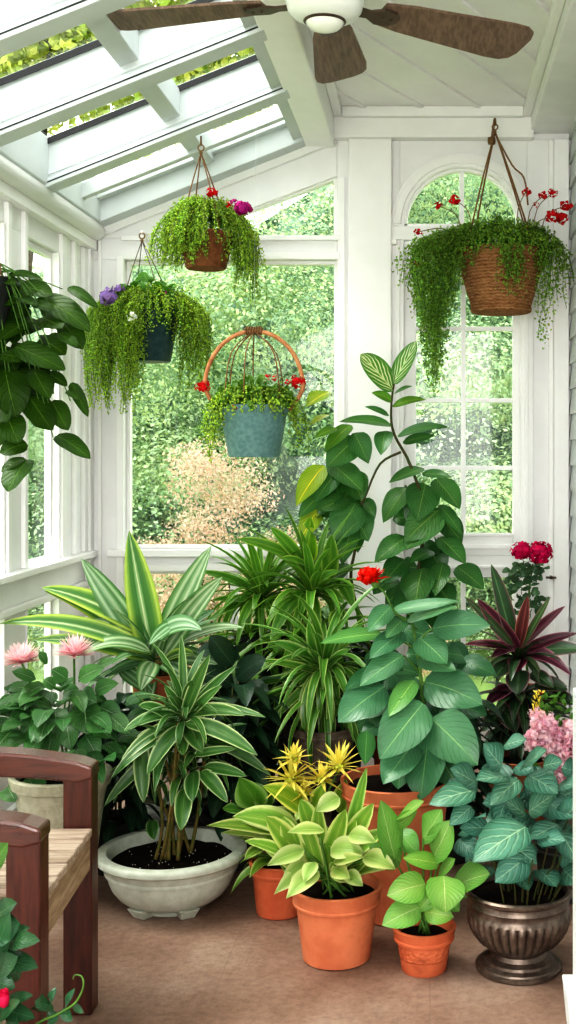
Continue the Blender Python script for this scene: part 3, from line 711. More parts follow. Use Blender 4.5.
# A, bright bead-like foliage in a brown pot (hangs from the last rafter)
YA = 5.10
S = mkstr(340, .12, 1.9, (.10, .15), lambda a: .09+.16*cosd(a, 0, 70)+.10*cosd(a, 180, 80)+.0*a)
S = [s_ for s_ in S if not (-80 < ((math.degrees(s_[0])+180) % 360)-180 < -35) or random.random() < .25]
S += mkstr(70, .12, 1.3, (.08, .13), lambda a: .16, -150, -82)+mkstr(40, .12, 1.9, (.06, .12), lambda a: .30, -30, 20)
hkA = P(201, 148, YA)
basket('hanging_basket', 'brown pot of bright bead-like foliage with magenta flowers, highest hanging basket by the roof', YA, hkA, None,
       tuple(P(206, 269, YA)), .12, .085, .15, M['browncoir'], S, M['bead'], .0054, 60, (.12, .12, .10), .035,
       [(243, 208, -.12, .034, 50, M['mauve']), (235, 203, -.09, .02, 20, M['mauve']), (212, 192, -.07, .024, 24, M['red']), (228, 205, -.08, .014, 12, M['red'])], M['cord'], (1.1, 1.1, .9))
g = MB(); g.tube([hkA+V3(0, 0, .012), hkA+V3(0, 0, .05)], .004, 8); o = struct(g.build('trim_26', M['hook']))
# B, dark teal pot with purple flowers on a wall bracket
YBk = 5.62
S = mkstr(340, .14, 2.0, (.06, .11), lambda a: .10+.36*cosd(a, 185, 75)+.24*cosd(a, 10, 60)+.10*cosd(a, -90, 20))
S += mkstr(110, .14, 1.35, (.05, .09), lambda a: .5, -128, -88)+mkstr(80, .14, 2.0, (.04, .09), lambda a: .50, 165, 205)+mkstr(50, .14, 2.0, (.04, .09), lambda a: .40, -20, 25)
hkB = P(142, 236, YBk)
basket('hanging_basket', 'dark teal pot with purple flowers and long yellow-green trailing strands, hung by the corner', YBk, hkB, None,
       tuple(P(149, 362, YBk)), .142, .10, .24, M['teal'], S, M['bead'], .0054, 260, (.16, .16, .15), .05,
       [(109, 297, -.17, .042, 60, M['purple']), (118, 289, -.12, .026, 24, M['purple']), (132, 316, -.27, .024, 16, M['white_f']), (165, 293, -.1, .014, 8, M['mauve'])], M['corddark'], (.8, .95, .8), .0022)
t = thing('wall_bracket', 'small white bracket arm holding the teal hanging pot', 'bracket', (hkB[0]-.03, YB, hkB[2]))
g = MB(); g.box(hkB[0]-.045, hkB[0]-.01, YB-.012, YB-.001, hkB[2]-.06, hkB[2]+.06); g.build('wall_plate', M['white2'], t, bevel=.002)
g = MB(); g.tube([(hkB[0]-.028, YB-.01, hkB[2]+.03), (hkB[0]-.01, YBk+.15, hkB[2]+.032), (hkB[0], YBk, hkB[2]+.02)], .007, 8); g.tube([(hkB[0], YBk, hkB[2]+.025), (hkB[0], YBk, hkB[2]+.010)], .004, 6)
g.tube([(hkB[0]-.028, YB-.01, hkB[2]-.045), (hkB[0]-.014, YBk+.12, hkB[2]+.026)], .005, 8); g.build('arm', M['white2'], t)
# C, blue-grey pot in a hoop
YC_ = 5.0; cC = P(254, 457, YC_)
S = mkstr(110, .145, 1.5, (.05, .08), lambda a: .06+.27*cosd(a, 190, 60)+.20*cosd(a, -5, 45))
prC = [(.100, 0), (.106, .003), (.106, .008), (.112, .014), (.140, .20), (.145, .205), (.145, .215), (.138, .215), (.134, .19)]
t, rimC = basket('hanging_pot', 'blue-grey glazed pot hanging under a bent rattan hoop', YC_, None, None, tuple(cC), .142, .106, .215, M['blueglaze'], S, M['bead'], .0062, 900, (.165, .15, .12), .026,
       [(203, 386, 0, .03, 26, M['red']), (298, 382, 0, .03, 26, M['red']), (267, 377, -.1, .015, 10, M['red']), (274, 378, -.08, .014, 10, M['red']), (235, 408, -.15, .012, 8, M['red']), (287, 382, -.05, .014, 8, M['red'])], M['cord'], (1.15, 1.12, .85), nohook=True)
g = MB(); top = P(254, 331, YC_); R = .205; zb_ = P(254, 388, YC_)[2]
hp = [rimC+V3(-.143, 0, -.02), rimC+V3(-.185, 0, .03)]+[V3(cC[0]-R*math.cos(w), YC_, zb_+(top[2]-zb_)*math.sin(w)) for w in np.linspace(0, math.pi, 25)]+[rimC+V3(.185, 0, .03), rimC+V3(.143, 0, -.02)]
g.tube(hp, .009, 10); g.build('hoop', M['rattan'], t)
g = MB()
for i in range(7): g.tube([top+V3(-.035+i*.011, -.013, .006), top+V3(-.03+i*.010, .0, .016), top+V3(-.035+i*.012, .013, -.004), top+V3(-.03+i*.01, 0, -.014)], .005, 6, closed=True)
g.build('binding', M['cord'], t)
for a in (30, 100, 150, 215, 260, 330):
    g = MB(); q = rimC+V3(.135*math.cos(math.radians(a)), .135*math.sin(math.radians(a)), .02); stemline(g, [q, q+(top-q)*.6+V3(math.cos(math.radians(a))*.05, math.sin(math.radians(a))*.05, 0.02), top], .0028, None, 6); g.build('cord', M['cord'], t)
g = MB(); zz = ZR(top[0])-.0; g.tube([top+V3(0, 0, .01), (top[0], 5.07, zz)], .0008, 4); g.build('hanging_line', M['nylon'], t)
# D, coir basket with red geraniums
YD = 5.62; cD = P(501, 313, YD); hkD = P(495, 127, YD)
prD = [(.132, 0), (.142, .004), (.144, .02), (.14, .026), (.205, .245), (.216, .255), (.218, .285), (.208, .29), (.198, .27)]
def dtrail():
    o_ = []
    for i_ in range(190):
        xo = U(-.41, -.20); a_ = math.radians(U(188, 222)); o_.append((a_, .06, abs(xo/math.cos(a_)), U(.05, .10), .06+.68*max(0, 1-abs(xo+.31)/.13)*U(.55, 1)))
    return o_
def fD(a): return .06+.16*cosd(a, 205, 45)+.26*cosd(a, -20, 35)+.12*cosd(a, -80, 20)
S = mkstr(260, .215, 1.5, (.07, .13), fD)+dtrail()+mkstr(30, .215, 2.2, (.02, .08), lambda a: .2, 170, 200)+mkstr(16, .215, 1.15, (.04, .06), lambda a: .50, -50, -25)+mkstr(26, .2, 1.1, (.05, .08), lambda a: .26, -95, -62)
S = [s_ for s_ in S if not (55 < (math.degrees(s_[0]) % 360) < 130 and s_[2] > .25)]
t, rimD = basket('hanging_basket', 'large woven coir basket with red geraniums hanging before the arched window', YD, hkD, None, tuple(cD), .215, .142, .29, M['wicker'], S, M['bead3'], .0068, 330, (.25, .2, .13), .042,
       [(418, 232, -.05, .02, 14, M['red']), (438, 206, -.1, .020, 16, M['red']), (455, 200, -.1, .026, 22, M['red']), (415, 264, -.2, .02, 14, M['red']), (526, 192, -.05, .022, 16, M['red']), (543, 196, -.05, .022, 16, M['red']), (553, 193, -.08, .022, 16, M['red']), (566, 206, -.1, .028, 22, M['red']), (553, 216, -.16, .032, 30, M['red']), (562, 218, -.14, .03, 26, M['red']), (536, 205, 0, .014, 10, M['red'])],
       M['cord'], (.8, .95, .8), .0042, 4, prD, jit=.018, step=.0145)
g = MB()
for px, py in ((418, 232), (438, 206), (455, 200), (526, 192), (543, 196), (553, 193), (566, 206), (555, 218)):
    e = P(px, py, YD-.08); stemline(g, [rimD+V3((e[0]-rimD[0])*.6, -.05, .02), (rimD+e)/2+V3((e[0]-rimD[0])*.2, 0, .06), e], .002)
e = P(525, 196, YD-.05); stemline(g, [hkD-V3(0, 0, .03), P(512, 165, YD-.05), P(524, 178, YD-.05), P(528, 205, YD-.05)], .004)
g.build('flower_stem', M['cord'], t)
t = thing('ceiling_hook', 'aged brass hook arm fixed to the white beam above the coir basket', 'hook', (hkD[0], YB-.075, hkD[2]+.02))
g = MB(); g.lathe((hkD[0], YB-.074, hkD[2]+.015), [(.001, -.02), (.018, -.016), (.02, 0), (.018, .016), (.001, .02)], 16); g.tube([(hkD[0], YB-.074, hkD[2]+.02), (hkD[0], YD+.06, hkD[2]+.045), (hkD[0], YD+.01, hkD[2]+.04), (hkD[0], YD-.008, hkD[2]+.02), (hkD[0], YD+.004, hkD[2]+.010)], .0065, 8); g.build('arm', M['hook'], t)

# ------------------------------------------------------------------ HANGING POTHOS (left edge)
M['pothos'] = leaf_mat('pothos_leaf', [(0, (62, 96, 24)), (1, (50, 82, 18))], (84, 120, 42), 6, .4, .12, .35, (104, 140, 60), .04, rough=.42, trans=.35, spec=.3, mott=.3)
Yp = 4.0; cp = CP(0, 250, 3.84, Yp); pc = P(-22, 330, Yp)
t = thing('hanging_pothos', 'large-leaved dark green trailing plant hanging at the left edge', 'plant', tuple(pc))
g = MB(); g.lathe(pc, [(.08, 0), (.085, .005), (.115, .15), (.12, .17), (.11, .17), (.10, .15)], 40); g.build('pot', M['darkpot'], t)
g = MB(); g.lathe(pc, [(.105, .15), (.002, .155)], 24, cap0=False); g.build('soil', M['soil'], t)
hk = V3(pc[0], 3.98, ZR(pc[0])+.02)
for a in (90, 210, 330):
    g = MB(); q = pc+V3(.115*math.cos(math.radians(a)), .115*math.sin(math.radians(a)), .168); stemline(g, [q, (q+hk)/2, hk], .0025); g.build('cord', M['cord'], t)
LP = [(80, 140, 202, 172, 70), (30, 95, 165, 115, 28, 22), (140, 190, 345, 312, 92, 45), (130, 205, 205, 235, 40), (262, 145, 377, 224, 36, 18), (245, 280, 318, 380, 74), (160, 260, 240, 300, 90), (160, 340, 252, 402, 86), (225, 320, 300, 372, 46),
      (126, 268, 0, 345, 80), (60, 370, 250, 460, 86), (182, 470, 258, 522, 44), (275, 510, 338, 640, 40, 15), (258, 540, 300, 575, 24), (130, 460, 190, 572, 70), (20, 460, 62, 642, 125), (110, 560, 200, 692, 95), (200, 580, 262, 692, 70), (130, 650, 205, 690, 44),
      (218, 712, 346, 802, 64, 18), (30, 640, 72, 742, 90), (104, 745, 0, 780, 64), (105, 805, 30, 928, 100), (95, 800, 5, 852, 46), (0, 120, 62, 132, 36), (60, 180, 142, 215, 52), (0, 190, 60, 205, 66), (0, 400, 112, 425, 95), (-10, 560, 30, 662, 80), (-20, 640, -10, 760, 90), (-30, 480, -60, 620, 100), (-40, 300, -140, 400, 100), (-40, 200, -150, 240, 90)]
g = MB(); hand(g, cp, LP, (.42, .62), .08, .05, 0, -.06, .02, .2, 9, 1.25)
for i in range(76):
    x, y = U(-120, 190) if i < 50 else U(-40, 90), U(120, 560) if i < 50 else U(100, 260); hand(g, cp, [(x, y, x+U(-90, 90), y+U(40, 120), U(60, 95), 12, (.75, .75, .7), U(.04, .16))], (.45, .78), .08, 0, 0, -.04, .02, .2)
g.build('foliage', M['pothos'], t)
g = MB(); top = pc+V3(0, 0, .16)
for x, y in ((345, 312), (318, 380), (338, 600), (250, 460), (200, 640), (262, 690), (255, 740), (105, 790), (60, 640), (300, 170), (160, 110)):
    e = cp.p(x*.8, y-20, .02); stemline(g, [top+V3(U(-.03, .03), U(-.05, .05), 0), top+V3((e[0]-top[0])*.45, -.04, .03), e], .003, .0018)
g.build('stem', M['stemg'], t)

# ------------------------------------------------------------------ FLOOR PLANTS
def stand(label, x, y, top, w=.26, mat=None, base=True):
    t = thing('plant_stand', label, 'plant stand', (x, y, 0)); mat = mat or M['darkwood']; h0 = 0
    if base: g = MB(); g.box(x-w*.62, x+w*.62, y-w*.55, y+w*.55, 0, .135); g.build('plinth', M['greystone'], t, bevel=.008); h0 = .135
    for sx in (-1, 1):
        for sy in (-1, 1): g = MB(); g.box(x+sx*w*.4-.014, x+sx*w*.4+.014, y+sy*w*.4-.014, y+sy*w*.4+.014, h0, top-.024); g.build('leg', mat, t, bevel=.003)
    g = MB(); g.box(x-w*.5, x+w*.5, y-w*.5, y+w*.5, top-.024, top); g.build('stand_top', mat, t, bevel=.004)
# big variegated dracaena
M['drac'] = leaf_mat('cream_striped_leaf', [(0, (214, 226, 178)), (.10, (150, 182, 128)), (.22, (84, 128, 74)), (.5, (96, 142, 78)), (.72, (150, 182, 92)), (.84, (206, 218, 120)), (1, (168, 196, 72))], streak=.2, mott=.12, rough=.35, trans=.3, mid=(222, 230, 190), midw=.05)
M['drac2'] = leaf_mat('silver_striped_leaf', [(0, (210, 224, 200)), (.15, (146, 178, 140)), (.38, (92, 136, 88)), (.6, (196, 214, 184)), (.78, (112, 154, 102)), (1, (80, 126, 72))], streak=.25, mott=.12, rough=.35, trans=.25)
Yd = 4.78; cp = CP(0, 520, 2.88, Yd); xd = P(162, 600, Yd)[0]
stand('dark stand on a grey plinth behind the shallow grey bowl', xd, Yd, .50)
t = thing('potted_dracaena', 'broad sword-leaved plant with yellow-green and cream stripes, raised in front of the corner window', 'plant', (xd, Yd, .50))
pot(t, (xd, Yd, .50), .13, .10, .19, M['terradark'])
g = MB()
hand(g, cp, [(440, 400, 372, 32, 84, 0, None), (430, 330, 120, 195, 66, 45), (435, 385, 0, 298, 54, 75, None, -.05), (430, 370, 200, 318, 40, 70), (470, 410, 560, 388, 40, 25, None, -.06), (440, 400, 95, 345, 46, 40), (432, 395, 128, 205, 50, 60, (.9, .9, .8), .05)], (.45, .78), .14, .02, 0, -.10, 0, .08, 12, 1.1)
g.cm = 1
hand(g, cp, [(430, 390, 235, 112, 74, 20), (460, 390, 608, 76, 80, 10, None, .03), (470, 390, 640, 165, 66, 30, None, -.02), (455, 340, 580, 318, 62, 50, (1.1, 1.1, 1.1), -.08), (500, 300, 430, 358, 36, 12, (1.2, 1.2, 1.15), -.1), (465, 390, 700, 310, 54, 50), (430, 380, 220, 398, 52, 70, None, -.08), (425, 380, 205, 300, 40, 60),
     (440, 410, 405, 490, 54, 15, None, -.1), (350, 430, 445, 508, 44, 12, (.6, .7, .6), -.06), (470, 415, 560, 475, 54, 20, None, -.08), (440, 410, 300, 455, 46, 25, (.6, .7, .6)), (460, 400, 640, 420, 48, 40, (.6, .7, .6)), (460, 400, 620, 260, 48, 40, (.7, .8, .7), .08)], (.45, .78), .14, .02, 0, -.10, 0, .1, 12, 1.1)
rosette(g, cp.p(445, 415, .03), 22, (.28, .42), (.05, .07), (70, 0), (30, 70), (.45, .78), base=(.7, .78, .7))
g.build('foliage', [M['drac'], M['drac2']], t)
g = MB(); g.tube([(xd, Yd, .66), (xd-.01, Yd, .78)], .03, 10, .022); g.build('stem', M['cane'], t)
# pink-flowered plant in tall beige planter
M['pinkleaf'] = leaf_mat('grey_green_quilted_leaf', [(0, (74, 122, 68)), (1, (92, 144, 84))], (128, 168, 120), 8, .4, .15, .4, (150, 184, 140), .05, mott=.3, rough=.4)
Yk = 4.18; xk = -1.285
t = thing('potted_flowering_plant', 'bushy plant with two pink many-petalled flowers in a tall beige planter behind the armchair', 'plant', (xk, Yk, 0))
prk = [(.095, 0), (.102, .004), (.104, .02), (.148, .36), (.158, .40), (.168, .405), (.176, .44), (.172, .447), (.156, .445), (.152, .40)]
pot(t, (xk, Yk, 0), .145, .115, .447, M['beige'], style=prk)
cp = CP(0, 620, 2.53, Yk-.05)
g = MB()
LK = [(130, 220, 90, 200, 44), (140, 225, 148, 290, 62), (215, 215, 222, 290, 74), (110, 240, 55, 290, 54), (100, 280, 85, 335, 62), (160, 190, 200, 175, 40), (200, 190, 245, 210, 52), (60, 240, 20, 280, 44), (40, 200, 0, 235, 44), (90, 150, 30, 130, 30), (170, 150, 130, 125, 36), (200, 150, 265, 120, 40), (240, 180, 300, 160, 38), (250, 220, 310, 250, 52), (100, 190, 60, 170, 36), (140, 170, 110, 150, 30), (230, 250, 280, 300, 58), (170, 260, 180, 330, 54), (30, 280, -10, 330, 60), (70, 330, 40, 380, 56), (130, 300, 120, 370, 56), (215, 290, 250, 350, 56), (275, 240, 330, 290, 48), (120, 110, 100, 80, 24), (230, 130, 300, 100, 34), (70, 400, 110, 450, 60), (20, 420, 40, 460, 50)]
hand(g, cp, LK, (.55, .9), .1, .05, 0, -.05, .03, .18, 7)
for i in range(90):
    w = U(0, 6.28); r = U(.05, .25); e = U(-.3, 1); c = V3(xk+r*math.cos(w), Yk+.8*r*math.sin(w), .60+e*.14-(r-.12)*.5)
    d = V3(math.cos(w), math.sin(w), U(-.4, .5)); g.leaf(c, c+d*.05+V3(0, 0, .015), c+d*.10-V3(0, 0, .02), U(.05, .08), (.55, .9), V3(0, -.4, 1), .1, .03, tnt(.2, (.75, .82, .75)))
g.build('foliage', M['pinkleaf'], t)
g = MB()
for x, y in ((68, 420), (75, 420), (120, 420), (30, 420)):
    stemline(g, [(xk+U(-.05, .05), Yk, .42), P(x*.6+20, 740, Yk), P(x*.6+25, 700, Yk)], .005, .003)
stemline(g, [P(60, 745, Yk), P(38, 700, Yk), P(22, 664, Yk-.05)], .004); stemline(g, [P(70, 745, Yk), P(74, 700, Yk), P(74, 655, Yk-.05)], .004)
g.build('stem', M['stemg'], t)
for px, py in ((22, 656), (75, 649)):
    g = MB(); petals(g, P(px, py+7, Yk-.05), 170, (.066, .092), (.006, .0095), (72, 4), 4, .08); g.build('flower', M['pink'], t)
# narrow striped plant in the shallow bowl
M['strip'] = leaf_mat('white_edged_leaf', [(0, (96, 140, 74)), (.5, (66, 112, 54)), (.76, (84, 130, 68)), (.88, (186, 206, 152)), (1, (212, 224, 180))], streak=.12, mott=.15, rough=.35, trans=.2, mid=(120, 160, 100), midw=.06)
Yb = 4.138; xb_ = -.89
t = thing('potted_dracaena', 'slender white-edged dracaena in a wide shallow grey bowl on the floor', 'plant', (xb_, Yb, 0))
prb = [(.115, .014), (.128, .018), (.155, .028), (.182, .048), (.202, .074), (.213, .10), (.216, .118), (.217, .124), (.226, .127), (.228, .134), (.226, .140), (.230, .150), (.236, .163), (.250, .168), (.256, .174), (.257, .184), (.254, .192), (.248, .196), (.220, .196), (.214, .19), (.208, .15)]
pot(t, (xb_, Yb, 0), .211, .12, .186, M['stone'], style=prb)
g = MB(); g.lathe((xb_, Yb, 0), [(.10, 0), (.118, .002), (.122, .018)], 40); g.build('pot_foot', M['stone'], t)
for a in (-58, -122, 58, 122):
    d = V3(math.cos(math.radians(a)), math.sin(math.radians(a)), 0); c = V3(xb_, Yb, 0)+d*.125; s_ = V3(-d[1], d[0], 0)*.024
    g = MB(); q = [c-d*.02-s_, c+d*.03-s_, c+d*.03+s_, c-d*.02+s_]; g.hexa([*q, *[p+V3(0, 0, .036)+d*.014+(p-c)*.4 for p in q]]); g.build('foot', M['stone'], t, bevel=.004)
g = MB()
for i in range(70): w = U(0, 6.28); r = .2*U(0, 1)**.5; g.ball((xb_+r*math.cos(w), Yb+r*math.sin(w), .172+U(0, .004)), U(.0012, .0026), seg=5, rings=3)
o = g.build('perlite', M['perlite'], t); o['kind'] = 'stuff'
cp = CP(90, 640, 2.88, Yb-.02)
g = MB()
LB = [(270, 225, 446, 218, 44, 40), (275, 240, 482, 332, 44, 45), (265, 250, 165, 388, 50, 25), (255, 215, 98, 262, 42, 30), (280, 240, 325, 322, 50, 12), (265, 260, 270, 332, 38), (270, 220, 346, 42, 34, 10), (262, 200, 214, 130, 24, 8), (285, 210, 422, 74, 24, 18), (300, 378, 296, 466, 46), (275, 430, 262, 548, 46), (320, 378, 396, 468, 40, 20), (330, 365, 452, 392, 32, 14), (250, 270, 128, 292, 40, 26), (150, 300, 155, 468, 44), (280, 195, 505, 222, 30, 26), (300, 330, 422, 312, 24, 8), (240, 230, 140, 190, 40, 24), (250, 240, 85, 360, 36, 40), (255, 260, 60, 400, 34, 50), (250, 300, 40, 480, 36, 50, (.6, .65, .6), .08), (300, 280, 520, 390, 36, 50, (.6, .65, .6), .08), (180, 520, 185, 575, 34, 4, (.5, .6, .5)), (290, 215, 380, 130, 28, 10), (250, 205, 170, 165, 30, 14)]
hand(g, cp, LB, (.45, .7), .16, .04, 0, -.10, 0, .12, 10)
for c, n, L in ((cp.p(270, 235), 34, (.17, .27)), (cp.p(225, 330, .06), 18, (.16, .24)), (cp.p(320, 350, .08), 18, (.16, .24)), (cp.p(265, 400, .05), 14, (.14, .22)), (cp.p(180, 400, .1), 12, (.16, .24))):
    rosette(g, c, n, L, (.024, .036), (80, -10), (40, 95), (.45, .7), base=(.85, .88, .85), rise=.05)
g.build('foliage', M['strip'], t)
g = MB()
for i in range(12):
    e = [cp.p(270, 235), cp.p(225, 330, .06), cp.p(320, 350, .08), cp.p(265, 400, .05), cp.p(180, 400, .1)][i % 5]+V3(U(-.02, .02), U(-.02, .02), 0); b0 = V3(xb_+U(-.05, .06), Yb+U(-.04, .05), .165)
    stemline(g, [b0, b0+(e-b0)*.4+V3(U(-.02, .02), 0, 0), e], .007, .005)
g.build('stem', M['cane'], t)
# arching striped plants in the middle
M['spider'] = leaf_mat('cream_edged_strap_leaf', [(0, (104, 146, 66)), (.4, (80, 132, 54)), (.7, (94, 144, 60)), (.88, (176, 198, 120)), (1, (206, 218, 158))], streak=.25, mott=.15, rough=.35, trans=.28, mid=(150, 180, 96), midw=.05)
M['arch'] = leaf_mat('bright_strap_leaf', [(0, (128, 168, 70)), (.3, (82, 134, 50)), (.75, (100, 150, 56)), (.92, (170, 196, 100)), (1, (180, 204, 110))], streak=.25, mott=.2, rough=.35, trans=.3)
def strap_plant(label, cx, cy, Y, potz, lists, ros, mat, rt=.12, ph=.17, potmat=None, name='potted_strap_plant', standlab=None, base=(1, 1, 1)):
    c = P(cx, cy, Y)
    if standlab: stand(standlab, c[0], Y, potz, .24, base=False)
    t = thing(name, label, 'plant', (c[0], Y, potz)); pot(t, (c[0], Y, potz), rt, rt*.74, ph, potmat or M['darkpot'])
    g = MB(); hand(g, CP(190, 500, 2.88, Y), lists, (.42, .7), .16, .03, 0, -.12, 0, .12, 10)
    for (q, n, L, W, el, dr) in ros: rosette(g, q, n, L, W, el, dr, (.42, .7), base=base)
    g.build('foliage', mat, t)
    g = MB(); stemline(g, [(c[0], Y, potz+ph-.03), c+V3(0, 0, -.03)], .02, .016); g.build('stem', M['cane'], t)
Ys = 5.12
strap_plant('bright green arching strap-leaved plant beneath the sill of the big window', 262, 605, Ys, .62, [(190, 262, 28, 205, 32, 14), (190, 250, 350, 172, 34, 30), (200, 250, 140, 300, 26, 10), (205, 300, 60, 290, 26, 20), (215, 290, 40, 360, 28, 40), (215, 340, 172, 428, 46, 6), (200, 250, 165, 170, 22, 4), (240, 260, 300, 200, 30, 20)],
            [(P(262, 598, Ys), 60, (.30, .42), (.028, .042), (78, -15), (40, 100)), (P(258, 640, Ys), 44, (.26, .38), (.028, .042), (40, -45), (40, 80))], M['arch'], standlab='dark stand hidden among leaves under the big window', name='potted_strap_plant')
Ys2 = 5.0; q = P(312, 596, Ys2)
strap_plant('tall cream-edged strap-leaved plant directly left of the vermilion flower', 314, 610, Ys2+.0, .55, [(300, 165, 138, 112, 32, 16), (325, 180, 232, 78, 40, 6), (338, 175, 348, 48, 58, 0, (1.5, 1.35, .8)), (400, 225, 408, 100, 46, 0), (340, 270, 232, 405, 46, 60), (345, 330, 378, 462, 54, 4), (380, 260, 445, 300, 30, 20), (350, 200, 260, 170, 30, 20), (430, 230, 470, 310, 40, 20), (350, 240, 430, 205, 26, 10), (440, 320, 405, 365, 40, 10, (1.2, 1.2, 1))],
            [(q, 56, (.30, .44), (.030, .046), (82, -10), (35, 100)), (q-V3(0, 0, .16), 44, (.30, .42), (.030, .046), (40, -50), (40, 80))], M['arch'], standlab='dark stand behind the brown stoneware pot')
Ys3 = 4.66; q = P(324, 668, Ys3)
strap_plant('low cream-striped strap-leaved plant in brown stoneware behind the yellow spikes', 324, 676, Ys3, .30, [(378, 485, 238, 410, 50, 22), (382, 485, 342, 350, 44, 4), (385, 500, 200, 462, 26, 12), (385, 505, 128, 548, 28, 22), (385, 512, 158, 605, 26, 34), (392, 495, 448, 508, 46, 18), (385, 500, 290, 602, 34, 20), (388, 490, 460, 430, 32, 12), (385, 515, 240, 640, 26, 40), (380, 520, 330, 640, 26, 10)],
            [(q, 74, (.30, .46), (.026, .042), (80, -40), (55, 105)), (q-V3(0, 0, .10), 40, (.28, .40), (.024, .038), (30, -50), (50, 80))], M['spider'], .13, .20, M['brownstone'], standlab='dark stand under the brown stoneware pot', base=(.9, .95, .9))
# dark filler plant
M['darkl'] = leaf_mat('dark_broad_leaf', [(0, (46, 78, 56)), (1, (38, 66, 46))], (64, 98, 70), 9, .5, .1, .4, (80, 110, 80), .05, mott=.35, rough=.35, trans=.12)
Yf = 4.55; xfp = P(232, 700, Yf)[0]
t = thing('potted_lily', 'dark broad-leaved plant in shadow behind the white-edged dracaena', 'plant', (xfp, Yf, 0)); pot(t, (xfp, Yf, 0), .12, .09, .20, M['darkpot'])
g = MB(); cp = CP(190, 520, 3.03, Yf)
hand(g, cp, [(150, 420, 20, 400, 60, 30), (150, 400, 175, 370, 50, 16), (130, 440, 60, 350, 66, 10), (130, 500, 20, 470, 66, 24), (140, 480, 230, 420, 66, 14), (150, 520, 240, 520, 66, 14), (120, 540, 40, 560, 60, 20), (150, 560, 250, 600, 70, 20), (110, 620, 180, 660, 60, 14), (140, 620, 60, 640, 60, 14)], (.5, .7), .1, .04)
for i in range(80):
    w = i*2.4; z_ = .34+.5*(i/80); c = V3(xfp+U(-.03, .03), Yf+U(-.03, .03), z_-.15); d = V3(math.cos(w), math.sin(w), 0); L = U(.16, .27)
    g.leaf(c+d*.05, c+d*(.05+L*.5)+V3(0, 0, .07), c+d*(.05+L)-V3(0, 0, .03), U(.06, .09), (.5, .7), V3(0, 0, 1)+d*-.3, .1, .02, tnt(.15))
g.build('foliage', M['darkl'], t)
g = MB()
for i in range(9): w = i*.7; stemline(g, [(xfp+.03*math.cos(w), Yf+.03*math.sin(w), .18), (xfp+.04*math.cos(w), Yf+.04*math.sin(w), .45), (xfp+.08*math.cos(w), Yf+.08*math.sin(w), .68)], .004)
g.build('stem', M['stemd'], t)
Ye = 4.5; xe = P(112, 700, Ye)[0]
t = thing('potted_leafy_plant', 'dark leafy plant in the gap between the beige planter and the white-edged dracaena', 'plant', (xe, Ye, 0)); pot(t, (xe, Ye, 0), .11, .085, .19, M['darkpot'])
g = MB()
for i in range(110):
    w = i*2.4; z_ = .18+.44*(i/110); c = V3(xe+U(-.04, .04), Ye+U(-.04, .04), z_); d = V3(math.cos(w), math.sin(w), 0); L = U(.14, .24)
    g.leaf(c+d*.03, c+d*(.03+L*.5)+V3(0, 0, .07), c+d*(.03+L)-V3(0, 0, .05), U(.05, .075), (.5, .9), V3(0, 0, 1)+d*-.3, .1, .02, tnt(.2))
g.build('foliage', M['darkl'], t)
g = MB()
for i in range(7): w = i*.9; stemline(g, [(xe+.03*math.cos(w), Ye+.03*math.sin(w), .16), (xe+.04*math.cos(w), Ye+.04*math.sin(w), .40), (xe+.06*math.cos(w), Ye+.06*math.sin(w), .58)], .004)
g.build('stem', M['stemd'], t)
# tall branching plant
M['tall'] = leaf_mat('ribbed_green_leaf', [(0, (84, 134, 72)), (1, (70, 122, 66))], (112, 158, 96), 9, .45, .14, .5, (140, 176, 100), .045, mott=.2, rough=.33, trans=.28, spec=.5)
M['zebra'] = leaf_mat('zebra_striped_leaf', [(0, (110, 158, 66)), (1, (84, 140, 56))], (232, 236, 200), 5.5, .6, .24, 1.5, (214, 226, 170), .07, mott=.1, rough=.35, trans=.3)
Yt = 5.28; xt = P(408, 700, Yt)[0]
t = thing('potted_tall_plant', 'tall branching plant with zebra-striped top leaves climbing in front of the white pilaster', 'plant', (xt, Yt, 0)); pot(t, (xt, Yt, 0), .17, .13, .34, M['terra2'])
g = MB(); c1 = CP(290, 340, 2.88, Yt); c2 = CP(290, 480, 2.88, Yt-.02)
yel = (4.8, 2.3, .7); yg = (2.1, 1.6, .8)
hand(g, c1, [(295, 248, 140, 236, 46, 18), (310, 278, 456, 252, 46, 20), (325, 296, 420, 276, 28, 8), (275, 262, 262, 332, 50), (185, 268, 226, 356, 62), (175, 245, 100, 325, 50, 12, yg), (112, 150, 48, 192, 60, 8, yel), (112, 215, 58, 246, 34, 6, yel), (135, 255, 70, 282, 30, 6, yg), (190, 285, 105, 368, 82), (122, 358, 210, 438, 84), (98, 362, 18, 478, 66, 14, yel), (135, 382, 72, 468, 66, 8, (1.1, 1.1, 1.2)), (90, 445, 25, 512, 44), (172, 455, 80, 492, 60), (190, 470, 128, 580, 96), (172, 480, 226, 580, 92), (80, 488, 28, 580, 56, 4, yel), (215, 468, 245, 510, 24),
     (385, 370, 284, 412, 52), (380, 385, 466, 396, 30), (335, 425, 268, 527, 72), (390, 415, 366, 522, 92), (420, 400, 490, 488, 72), (430, 475, 496, 562, 40), (430, 490, 330, 580, 96)], (.55, .92), .1, .03, 0, -.08, .012, .12, 9)
hand(g, c1, [(295, 175, 235, 152, 28, 6, yg), (295, 192, 392, 172, 30, 14, yg), (300, 155, 352, 133, 18, 6), (285, 218, 215, 192, 20, 8)], (.55, .92), .1, .01, 0, -.05, .01, .1, 8)
